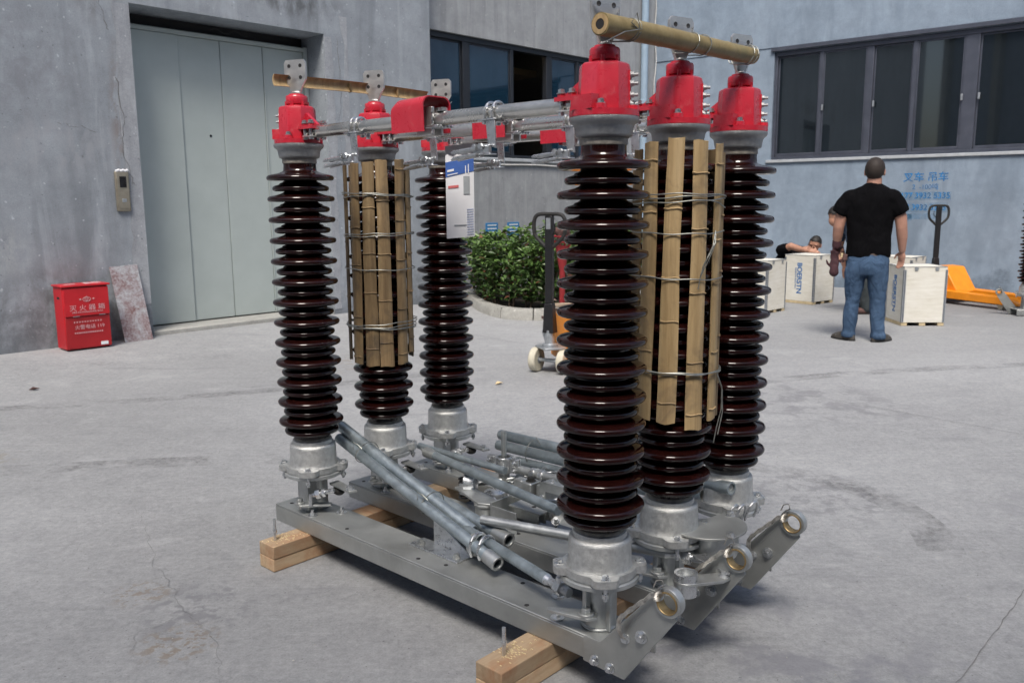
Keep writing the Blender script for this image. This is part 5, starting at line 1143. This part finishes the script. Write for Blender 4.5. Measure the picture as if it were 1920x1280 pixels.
# the clamp bracket bolted to the near beam
cb = RIG('clamp_bracket', 'bolted angle bracket with two U-shaped clamps on the near beam', 'bracket')
m = MB(); m.box(.515, .742, .006, .072, BT + .0006, BT + .0066); m.build('foot_plate', 'bright_zinc', cb, .001)
m = MB(); m.add([(.575, .062, BT + .0066), (.742, .062, BT + .0066), (.742, .062, BT + .012), (.60, .062, BT + .082), (.575, .062, BT + .082), (.575, .068, BT + .0066), (.742, .068, BT + .0066), (.742, .068, BT + .012), (.60, .068, BT + .082), (.575, .068, BT + .082)], [(0, 1, 2, 3, 4), (9, 8, 7, 6, 5), (0, 5, 6, 1), (1, 6, 7, 2), (2, 7, 8, 3), (3, 8, 9, 4), (4, 9, 5, 0)]); m.build('web_plate', 'bright_zinc', cb, .001)
for x in (.55, .715): MB().bolt((x, .03, BT + .0066), (0, 0, 1), .0105, .009).build('foot_bolt', 'galvanised', cb)
for x, tl in ((.795, .2), (.835, -.25)):
    m = MB(); c = Vector((x, .045, .222)); pts = [c + Vector((.010 * sin(tl), -.036 * cos(k * pi / 10), .040 * sin(k * pi / 10))) for k in range(-2, 13)]; m.tube(pts, .0055, 10); m.build('clamp', 'bright_zinc', cb)
m = MB(); m.lathe([(.031, -.016), (.035, -.016), (.035, .016), (.031, .016), (.031, -.016)], 26, (0, 0, 0), T(.79, .05, .222) @ RY(R(82)), False, False); m.build('clamp_band', 'galvanised', cb)

# the operating mechanism in the middle of the frame
om = RIG('operating_mechanism', 'cluster of zinc-plated cranks, clamps and brackets between the poles', 'mechanism')
m = MB(); m.lathe([(.034, BT + .001), (.036, BT + .004), (.036, BT + .052), (.040, BT + .054), (.040, BT + .060), (.036, BT + .062)], 32, (.545, .333, 0)); m.build('bearing_drum', 'galvanised', om)
m = MB(); m.prism([(.36, .36), (.545, .296), (.585, .315), (.58, .36), (.545, .374), (.37, .41)], BT + .0625, BT + .0705); m.build('crank_plate', 'galvanised', om, .0015)
m = MB(); m.box(.60, .606, .30, .42, BT + .001, BT + .085); m.box(.606, .72, .30, .306, BT + .001, BT + .075); m.box(.606, .72, .414, .42, BT + .001, BT + .075); m.build('channel_bracket', 'galvanised', om, .001)
m = MB(); m.box(.66, .80, .33, .41, BT + .078, BT + .084); m.build('slotted_plate', 'galv_beam', om, .001)
MB().cyl((.74, .37, BT + .0835), (.74, .37, BT + .0848), .008, None, 12).build('slot', 'dark_void', om)
# angle frame
fr = MB(); x0, x1, y0, y1, zt = .70, .98, .44, .60, .31
fr.box(x0, x0 + .03, y0, y0 + .004, BT, zt - .02); fr.box(x0, x0 + .004, y0 + .004, y0 + .03, BT, zt - .02); fr.add([(x0, y0 - .001, zt - .02), (x0, y0 + .035, zt - .02), (x0 + .02, y0 + .035, zt), (x0 + .02, y0 - .001, zt), (x1, y0 - .001, zt), (x1, y0 + .035, zt), (x1, y0 - .001, zt - .004), (x1, y0 + .035, zt - .004), (x0 + .022, y0 - .001, zt - .004), (x0 + .022, y0 + .035, zt - .004)], [(0, 1, 2, 3), (3, 2, 5, 4), (8, 9, 7, 6), (4, 5, 7, 6), (0, 3, 4, 6, 8)])
fr.box(x0 + .004, x1, y0 - .0005, y0 + .003, zt - .034, zt - .004); fr.box(x1, x1 + .004, y0, y0 + .035, BT, zt); fr.build('angle_frame', 'galvanised', om, .001)
for x in (.75, .80, .86): MB().bolt((x, y0 + .017, zt), (0, 0, 1), .0085, .006).build('frame_bolt', 'bright_zinc', om)
for z in (.20, .25): MB().bolt((x0 + .015, y0, z), (0, -1, 0), .0085, .006).build('frame_bolt', 'bright_zinc', om)
m = MB(); m.add([(.74, .47, BT + .001), (.97, .47, BT + .001), (.97, .60, BT + .03), (.74, .60, BT + .09), (.74, .476, BT - .001), (.97, .476, BT - .001), (.97, .606, BT + .028), (.74, .606, BT + .088)], [(0, 1, 2, 3), (7, 6, 5, 4), (0, 4, 5, 1), (1, 5, 6, 2), (2, 6, 7, 3), (3, 7, 4, 0)]); m.build('sloping_plate', 'galv_beam', om)
# clamp head with upright pin
def clamp_head(x, y, z, pin, ang):
    M_ = T(x, y, z) @ RZ(ang); part = None
    m = MB(); pr_ = [(.034 * cos(t * pi / 12), .034 * sin(t * pi / 12)) for t in range(24)]
    m.lathe([(.024, -.03), (.036, -.03), (.036, .03), (.024, .03), (.024, -.03)], 28, (0, 0, 0), M_, False, False)
    for s_ in (-1, 1):
        m.box(s_ * .052 - .018, s_ * .052 + .018, -.010, -.003, -.028, .028, M_); m.box(s_ * .052 - .018, s_ * .052 + .018, .003, .010, -.028, .028, M_)
    part = m.build('pipe_clamp', 'bright_zinc', om, .0012)
    for s_ in (-1, 1):
        for zz in (-.015, .015):
            m = MB(); p_ = M_ @ Vector((s_ * .055, -.034, zz)); q_ = M_ @ Vector((s_ * .055, .026, zz)); m.cyl(p_, q_, .0048, None, 10); m.hexa(M_ @ Vector((s_ * .055, -.020, zz)), M_ @ Vector((s_ * .055, -.011, zz)), .0085); m.hexa(M_ @ Vector((s_ * .055, .011, zz)), M_ @ Vector((s_ * .055, .018, zz)), .0085); m.build('clamp_bolt', 'bright_zinc', part)
    if pin:
        m = MB(); m.cyl((x, y, z - .06), (x, y, z + pin), .0105, None, 16); m.build('upright_pin', 'galvanised', part)
    return part
clamp_head(.385, .60, .265, .13, .2); clamp_head(.80, .62, .275, .11, -.3)
for x, y, z in ((.385, .60, .235), (.80, .62, .245)): MB().cyl((x, y, BT - .06), (x, y, z), .022, None, 18).build('clamp_post', 'galvanised', om)
m = MB(); m.cyl((.43, .61, .252), (.76, .612, .262), .016, None, 18); m.build('cross_tube', 'galvanised', om)
for x in (.52, .56, .66): m = MB(); m.cyl((x, .6105, .254), (x + .02, .611, .2545), .0225, None, 18); m.build('tube_collar', 'bright_zinc', om, .001)
m = MB(); m.lathe([(.030, -.02), (.036, -.02), (.037, 0), (.036, .02), (.030, .02), (.030, -.02)], 30, (0, 0, 0), T(.405, .40, .245) @ RZ(.5) @ RY(R(90)), False, False); m.box(.37, .44, .375, .381, .20, .24); m.build('hose_clamp', 'bright_zinc', om)
m = MB(); m.tube([(.345 + .024 * cos(t * .7), .43 + .024 * sin(t * .7), BT + .0 + t * .0016) for t in range(54)], .0042, 6); m.build('coil_spring', 'spring_black', om)
m = MB(); m.lathe([(.03, 0), (.042, .012), (.046, .03), (.040, .05), (.022, .058)], 28, (.47, .46, BT + .002)); m.build('universal_joint', 'bright_zinc', om)
m = MB(); m.box(.56, .61, .50, .56, BT + .03, BT + .10, None); m.box(.50, .54, .53, .57, BT + .02, BT + .09); m.build('cam_block', 'galvanised', om, .004)
MB().bolt((.585, .53, BT + .10), (0, 0, 1), .014, .012).build('cam_bolt', 'black_rubber', om)
m = MB(); m.box(.40, .62, .44, .70, BT - .055, BT - .004); m.build('cross_plate', 'galv_beam', om, .002)
for x, y in ((.66, .46), (.68, .52), (.5, .42)):
    m = MB(); m.bolt((x, y, BT + .03), (.3, -.4, .8), .012, .01); m.cyl((x, y, BT), (x, y, BT + .03), .008, None, 10); m.build('hex_bolt', 'bright_zinc', om)
m = MB()
for k in range(5): m.hexa((.19 + .012 * k, .285 - .003 * k, BT + .052), (.197 + .012 * k, .283 - .003 * k, BT + .051), .011)
m.cyl((.18, .287, BT + .052), (.262, .268, BT + .051), .007, None, 10); m.build('adjusting_screw', 'bright_zinc', om)
clamp_head(.56, .67, .235, 0, .9); clamp_head(.70, .66, .24, .05, .4)
for k, (p_, q_, r_) in enumerate((((.44, .50, .20), (.62, .60, .225), .009), ((.58, .44, .21), (.88, .56, .235), .008), ((.50, .56, .19), (.50, .72, .25), .010), ((.66, .50, .19), (.82, .72, .28), .008), ((.30, .50, .19), (.46, .66, .215), .011))):
    m = MB(); m.cyl(p_, q_, r_, None, 14); lk = m.build('link_rod', 'galvanised', om); d_ = (Vector(q_) - Vector(p_)).normalized()
    for f_ in (.03, .05): m = MB(); m.hexa(Vector(q_) - d_ * f_, Vector(q_) - d_ * (f_ - .012), r_ * 1.75); m.build('link_nut', 'bright_zinc', lk)
for k in range(14):
    x, y = random.uniform(.36, .92), random.uniform(.42, .70); z = BT + random.uniform(.0, .05); m = MB(); m.bolt((x, y, z), (random.uniform(-.5, .5), random.uniform(-.7, 0), .7), random.uniform(.008, .012), .009, True, .012); m.cyl((x, y, z - .03), (x, y, z + .002), .006, None, 8); m.build('hex_bolt', 'bright_zinc', om)
m = MB(); m.box(.62, .64, .52, .66, BT - .01, .255); m.build('stay_plate', 'galvanised', om, .001)
m = MB(); m.box(.44, .60, .655, .675, BT - .03, .215); m.build('stay_plate', 'galvanised', om, .001)
# right-hand crank of the middle pole and the round cover disc
ck = RIG('crank_lever', 'flat crank with a round eye beside the middle right post base', 'lever')
m = MB(); o = [(1.452 + .032 * cos(R(t)), .165 + .032 * sin(R(t))) for t in range(100, 330, 15)] + [(1.53, .222), (1.535, .262), (1.505, .272)]
m.prism(o, .268, .276); m.build('arm', 'galvanised', ck, .001)
m = MB(); m.lathe([(.0225, .235), (.031, .235), (.031, .2955), (.0225, .2955), (.0225, .235)], 28, (1.452, .165, 0), None, False, False); m.build('eye', 'bright_zinc', ck)
m = MB(); m.cyl((1.517, .252, .276), (1.517, .252, .279), .017, None, 20); m.bolt((1.517, .252, .279), (0, 0, 1), .010, .008); m.build('crank_bolt', 'bright_zinc', ck)
m = MB(); m.prism([(1.40, .285), (1.42, .272), (1.535, .245), (1.53, .275), (1.42, .318)], .284, .291); m.build('link_plate', 'bright_zinc', ck, .001)
dc = RIG('cover_disc', 'flat half-round steel disc lying against the middle right post base', 'disc')
m = MB(); o = [(1.375 + .115 * cos(R(t)), .40 + .115 * sin(R(t))) for t in range(-115, 95, 8)] ; m.prism(o, .335, .341); m.build('plate', 'galv_beam', dc, .001)
m = MB(); m.lathe([(.07, .26), (.072, .262), (.072, .333), (.07, .335)], 32, (1.395, .40, 0)); m.build('drum', 'galvanised', dc)
for x, y in ((1.395, .505), (1.475, .36)): MB().bolt((x, y, .341), (0, 0, 1), .011, .009).build('disc_bolt', 'bright_zinc', dc)
ub = RIG('u_clamps', 'bright curved U-bolts hanging beside the rear right post base', 'clamp')
for k, (x, y, z) in enumerate(((1.385, .535, .335), (1.40, .55, .335), (1.425, .575, .345))):
    m = MB(); m.tube([(x + .012 * sin(t * .3), y - .026 * cos(t * pi / 9), z - .005 + .034 * sin(t * pi / 9)) for t in range(-2, 12)], .0042, 8); m.build('u_bolt', 'bright_zinc', ub)

# ================================================================== bamboo protection
def split_slat(name, label, post, ang, wd_, z0, z1, mat, lean=0., rad=.1215, group='bamboo strips wired round a post', bow=.0):
    t = RIG(name, label, 'bamboo strip', group); c = AB(*post); t.location = c; m = MB(); n = 26; kn = random.uniform(0, .1); nodes = [z0 + kn + .17 * k + random.uniform(-.03, .03) for k in range(6)]
    for i in range(n + 1):
        z = z0 + (z1 - z0) * i / n; a = ang + lean * (i / n - .5) + .012 * sin(z * 9 + ang * 5); w_ = 1.05 * wd_ * (1 + .05 * noise.noise(Vector((z * 11, ang * 9, .5)))) * (.94 + .08 * sin(z * 4 + ang)); r_ = rad + bow * sin(pi * i / n)
        for q, dr in ((-1, -.0015), (-.5, .0028), (0, .004), (.5, .0028), (1, -.0015)): an = a + q * w_ / rad / 2; m.v.append(((r_ + dr) * cos(an), (r_ + dr) * sin(an), z + .0025 * sin(q * 3 + ang * 7) * (i in (0, n))))
        for q, dr in ((1, -.006), (0, -.0045), (-1, -.006)): an = a + q * w_ / rad / 2 * .97; m.v.append(((r_ + dr) * cos(an), (r_ + dr) * sin(an), z))
    for i in range(n):
        for k in range(8): m.f.append((8 * i + k, 8 * i + (k + 1) % 8, 8 * i + 8 + (k + 1) % 8, 8 * i + 8 + k))
    m.f += [tuple(range(8))[::-1], tuple(range(8 * n, 8 * n + 8))]
    m.build('culm_strip', mat, t, smooth=50)
    for zn in nodes:
        if z0 + .02 < zn < z1 - .02:
            f_ = (zn - z0) / (z1 - z0); a = ang + lean * (f_ - .5) + .012 * sin(zn * 9 + ang * 5); m = MB()
            m.tube([((rad + bow * sin(pi * f_) + .0042 - .004 * abs(q) ** 2) * cos(a + q * wd_ / rad / 2), (rad + bow * sin(pi * f_) + .0042 - .004 * abs(q) ** 2) * sin(a + q * wd_ / rad / 2), zn + .0015 * sin(q * 4)) for q in (-.98, -.5, 0, .5, .98)], .0026, 5); m.build('node_ring', mat, t)
def post_angle(post):      # direction from a post to the camera, in rig axes
    p = AB(*post); v = Vector((-p.x, -p.y)); return atan2(v @ RBv.xy, v @ RA.xy)
pl = (0, PITCHB); pa = post_angle(pl)
for k, (dg_, wd_, zt_, zb_, ln) in enumerate(((-84, .045, 1.405, .675, .10), (-46, .047, 1.402, .668, .10), (-17.5, .049, 1.405, .662, .04), (8, .050, 1.412, .660, -.02), (42, .050, 1.415, .664, .06), (69, .045, 1.40, .70, .0), (110, .045, 1.40, .67, .0), (150, .05, 1.4, .67, 0), (-130, .05, 1.4, .67, 0), (-165, .045, 1.4, .67, 0))):
    lab = ('at its left edge', 'second from the left', 'third from the left', 'fourth from the left', 'fifth, dark and leaning outward', 'at its right edge', 'on its far right side', 'on its far side towards the right', 'on its far left side', 'on its far side towards the left')[k]
    split_slat('split_bamboo', 'weathered brown bamboo strip on the middle left post, ' + lab, pl, pa + R(dg_), wd_, zb_, zt_, 'bamboo_old', ln)
pr2 = (SPAN, PITCHB); pb = post_angle(pr2)
for k, (dg_, wd_, zt_, zb_, ln, mt) in enumerate(((-62, .044, 1.395, .66, .05, 'bamboo_old'), (-37, .046, 1.412, .672, .10, 'bamboo_tan'), (-5, .048, 1.420, .668, .10, 'bamboo_tan'), (30, .050, 1.414, .650, .0, 'bamboo_tan'), (66, .046, 1.408, .668, .02, 'bamboo_tan'), (86, .036, 1.385, .67, .0, 'bamboo_old'), (125, .05, 1.40, .67, 0, 'bamboo_old'), (165, .05, 1.40, .67, 0, 'bamboo_old'), (-110, .048, 1.38, .67, 0, 'bamboo_old'), (-150, .05, 1.4, .67, 0, 'bamboo_old'))):
    lab = ('at its left edge', 'second from the left', 'third from the left, greyish', 'broad yellow one in the middle', 'narrow one right of the yellow one', 'at its right edge', 'on its far right side', 'on its far side towards the right', 'on its far left side', 'on its far side towards the left')[k]
    split_slat('split_bamboo', 'tan bamboo strip on the middle right post, ' + lab, pr2, pb + R(dg_), wd_, zb_, zt_, mt, ln)
def post_ring(post, z, label, wob=.006, rad=.1285, n=64, turns=2, tails=()):
    t = RIG('tie_wire', label, 'wire', 'wire ties'); t.location = AB(*post)
    ph = random.uniform(0, 6)
    for s_ in range(turns):
        m = MB(); m.tube([((rad + .0015 * s_ + .0012 * sin(9 * k / n * 2 * pi)) * cos(2 * pi * k / n), (rad + .0015 * s_ + .0012 * sin(9 * k / n * 2 * pi)) * sin(2 * pi * k / n), z + .005 * s_ + wob * sin(2 * pi * k / n + ph + s_ * 1.1) + .0015 * sin(14 * pi * k / n + s_)) for k in range(n)], .0017, 6, True); m.build('loop', 'tie_wire', t)
    for tp in tails: m = MB(); m.tube(tp, .0015, 6); m.build('tail', 'tie_wire', t)
def zat(py, post):   # height of a picture row on the front of a post
    p = AB(*post); D = hypot(p.x, p.y) - .128; th_ = PITCH + math.atan((py - 640) / FPX); return HC - D * math.tan(th_)
for y_, lab, n_ in ((368, 'topmost wire tie round the middle left post', 3), (440, 'second wire tie round the middle left post', 2), (502, 'third wire tie round the middle left post', 1), (612, 'lowest wire tie round the middle left post', 4)):
    post_ring(pl, zat(y_, pl), lab, .004 if n_ < 3 else .009, turns=n_)
def tail(post, dgs, z, pts): 
    b_ = pb; return [((.130 + p[1]) * cos(b_ + R(dgs + p[0])), (.130 + p[1]) * sin(b_ + R(dgs + p[0])), z + p[2]) for p in pts]
for y_, lab, n_, tl in ((378, 'topmost wire tie round the middle right post', 3, [tail(pr2, 40, zat(378, pr2), [(0, .0, 0), (12, .006, -.006), (24, .01, -.02)])]), (435, 'second wire tie round the middle right post, with long loose ends', 1, [tail(pr2, 52, zat(435, pr2), [(0, .0, 0), (-6, .012, -.03), (-18, .016, -.07), (-24, .012, -.11), (-26, .008, -.15)]), tail(pr2, 52, zat(435, pr2), [(0, .0, 0), (-10, .014, -.035), (-22, .014, -.09), (-24, .008, -.12), (-14, .012, -.07), (-4, .01, -.03)])]), (520, 'third wire tie round the middle right post', 1, []), (703, 'lowest wire tie round the middle right post, with long loose ends', 3, [tail(pr2, 66, zat(703, pr2), [(0, .0, 0), (4, .012, -.04), (2, .014, -.10), (-6, .01, -.15), (-10, .008, -.19)]), tail(pr2, 66, zat(703, pr2), [(0, .0, 0), (6, .012, -.05), (4, .016, -.11), (-2, .01, -.17)])])):
    post_ring(pr2, zat(y_, pr2), lab, .007, turns=n_, tails=tl)

# bamboo pole lashed across the right-hand terminal plates and split bamboo across the left-hand ones
bp = RIG('bamboo_pole', 'yellowish bamboo pole lashed across the three right-hand terminal plates', 'bamboo pole')
bx = SPAN + .042; zb0, zb1 = ZT + .198, ZT + .212; m = MB(); P = []; RR = []
for i in range(61):
    f_ = i / 60; b_ = -.075 + .735 * f_; nd = min(abs(f_ - .33), abs(f_ - .78)); P.append((bx + .003 * sin(f_ * 5), b_, zb0 + (zb1 - zb0) * f_)); RR.append(.0255 - .003 * f_ + (.0012 if nd < .012 else 0))
m.tube(P, RR, 22); m.build('culm', 'bamboo_pole', bp, smooth=50)
m = MB(); m.cyl((bx, -.0765, zb0), (bx, -.0745, zb0), .0225, None, 18, inner=.012); m.build('cut_end', 'bamboo_tan', bp); m = MB(); m.cyl((bx, -.0755, zb0), (bx, -.0748, zb0), .0119, None, 18); m.build('pith_hole', 'dark_void', bp)
for b_ in (.035, .045, PITCHB - .02, PITCHB + .035, 2 * PITCHB - .05, 2 * PITCHB - .03):
    c = Vector((bx, b_, zb0 + (zb1 - zb0) * (b_ + .075) / .735)); m = MB()
    m.tube([c + Vector((.0268 * cos(2 * pi * k / 20) - (.03 if cos(2 * pi * k / 20) < -.5 else 0), .008 * sin(2 * pi * k / 20 + b_ * 20), .0268 * sin(2 * pi * k / 20))) for k in range(20)], .0014, 6, True); m.build('lashing_wire', 'tie_wire', bp)
m = MB(); c = Vector((bx + .026, .04, zb0)); m.tube([c, c + Vector((.004, -.035, .01)), c + Vector((.002, -.01, .035)), c + Vector((.004, .0, .0)), c + Vector((0, -.055, -.012)), c + Vector((-.02, -.12, -.045))], .0014, 6); m.build('lashing_wire', 'tie_wire', bp)
for j in range(3):      # plastic film round each right-hand plate
    f_ = thing('plastic_wrap', 'clear plastic film round the %s right-hand terminal plate' % ('nearest', 'middle', 'rearmost')[j], 'plastic film', AB(SPAN, j * PITCHB), TH, 'plastic film on terminal plates'); m = MB(); n = 20
    for i in range(9):
        z = ZT + .166 + .011 * i
        for k in range(n):
            a = 2 * pi * k / n; rx, ry = .013 + .003 * i, .010 + .0012 * i; w_ = 1 + .16 * sin(a * 5 + i * 1.3 + j); x, y = rx * w_ * cos(a), ry * w_ * sin(a); q = R(74); m.v.append((x * cos(q) - y * sin(q), x * sin(q) + y * cos(q), z))
    m.f = [(i * n + k, i * n + (k + 1) % n, (i + 1) * n + (k + 1) % n, (i + 1) * n + k) for i in range(8) for k in range(n)]; m.build('film', 'clear_film', f_, smooth=60)
bs = RIG('half_bamboo', 'half-split weathered bamboo behind the three left-hand terminal plates', 'bamboo strip'); m = MB(); n = 40
for i in range(n + 1):
    f_ = i / n; b_ = -.068 + .685 * f_; z = ZT + .208 + .006 * sin(f_ * 3.); hh = .019
    for q in range(-4, 5): a = q * pi / 9; m.v.append((-.030 + .014 * (1 - cos(a)), b_, z + hh * sin(a)))
    for q in range(4, -5, -1): a = q * pi / 9; m.v.append((-.036 + .014 * (1 - cos(a)), b_, z + hh * 1.04 * sin(a)))
for i in range(n):
    for k in range(18): m.f.append((18 * i + k, 18 * i + 18 + k, 18 * i + 18 + (k + 1) % 18, 18 * i + (k + 1) % 18))
m.f += [tuple(range(18)), tuple(range(18 * n, 18 * n + 18))[::-1]]; m.build('culm_half', 'bamboo_tan', bs, smooth=50)
for b_ in (.24, .46): m = MB(); m.box(-.031, -.018, b_, b_ + .004, ZT + .193, ZT + .223); m.build('node_wall', 'bamboo_old', bs)

# document packet hung from the arms
dpk = RIG('document_packet', 'clear plastic packet of white and blue leaflets hanging from the contact arms', 'leaflet'); dpk.location = AB(.535, .245); dpk.location.z = .072; dpk.rotation_euler = (0, 0, TH + R(42))
Zp0, Zp1, hw = 1.072, 1.395, .0455
def sheet(name, x0, x1, z0, z1, y, mat, slope=0., th=.0012):
    m = MB(); n = 8
    for i in range(n + 1):
        x = x0 + (x1 - x0) * i / n
        for z in (z0, z1):
            yy = y - .006 * sin((x + hw) / (2 * hw) * pi); zz = z + slope * (x + hw); m.v += [(x, yy, zz), (x, yy + th, zz)]
    for i in range(n): o = 4 * i; m.f += [(o, o + 4, o + 6, o + 2), (o + 1, o + 3, o + 7, o + 5), (o + 2, o + 6, o + 7, o + 3), (o, o + 1, o + 5, o + 4)]
    m.f += [(0, 2, 3, 1), (4 * n, 4 * n + 1, 4 * n + 3, 4 * n + 2)]
    return m.build(name, mat, dpk, smooth=60)
sheet('leaflet', -hw, hw, Zp0, Zp1 - .028, 0, 'paper_white', .28 * .28, .004)
sheet('blue_band', -hw, hw, 1.268, 1.315, -.0014, 'paper_blue', .22)
sheet('picture', .012, .032, 1.215, 1.272, -.0022, 'paper_grey'); sheet('picture_pole', .018, .021, 1.272, 1.305, -.0022, 'paper_white'); sheet('picture_pole', .027, .030, 1.28, 1.31, -.0022, 'paper_white')
sheet('heading', -.038, -.004, 1.232, 1.240, -.0018, 'paper_red', .1); sheet('heading', -.040, -.018, 1.283, 1.290, -.0026, 'paper_white', .2); sheet('heading', -.040, -.006, 1.272, 1.275, -.0026, 'paper_white', .2)
for k in range(11): sheet('print_line', .022, .043, 1.078 + .008 * k, 1.0795 + .008 * k, -.0018, 'paper_ink', .1)
sheet('print_line', -.02, .02, 1.112, 1.115, -.0018, 'paper_grey', .05)
m = MB(); n = 10
for i in range(n + 1):
    x = -hw - .004 + (2 * hw + .008) * i / n
    for j, z in enumerate((1.345, 1.352, 1.365, 1.40, 1.43, 1.455)): sh = max(0, (z - 1.37)) ; m.v.append((x * (1 - 2.2 * sh) - .25 * sh, -.0045 - .006 * sin(i / n * pi) + .004 * sin(i * 1.7 + j), z + .05 * x))
for i in range(n):
    for j in range(5): m.f.append((6 * i + j, 6 * i + 6 + j, 6 * i + 7 + j, 6 * i + 1 + j))
m.build('plastic_sleeve', 'clear_film', dpk, smooth=60)
m = MB(); m.tube([(-.02, 0, 1.452), (-.03, .01, 1.47), (-.035, .05, 1.50), (-.03, .10, 1.515)], .0014, 6); m.build('hanging_wire', 'tie_wire', dpk)


# ------------------------------------------------------------------ grit lying on the yard
random.seed(21); m = MB()
for k in range(420):
    y = random.uniform(1.6, 7.5); x = random.uniform(-.62, .62) * (y + .8); r_ = random.uniform(.0012, .0032) * (1 + .12 * y); z = gz(x, y)
    a = random.uniform(0, 6.28); p = [(x + r_ * cos(a + q * 2.1) * random.uniform(.6, 1.3), y + r_ * sin(a + q * 2.1) * random.uniform(.6, 1.3), z) for q in range(3)]; m.add(p + [(x, y, z + r_ * .9)], [(0, 1, 3), (1, 2, 3), (2, 0, 3)])
tag(m.build('grit', 'kerb_concrete', None, smooth=0), 'scattered grit and tiny stones on the concrete yard', 'grit', None, 'stuff')
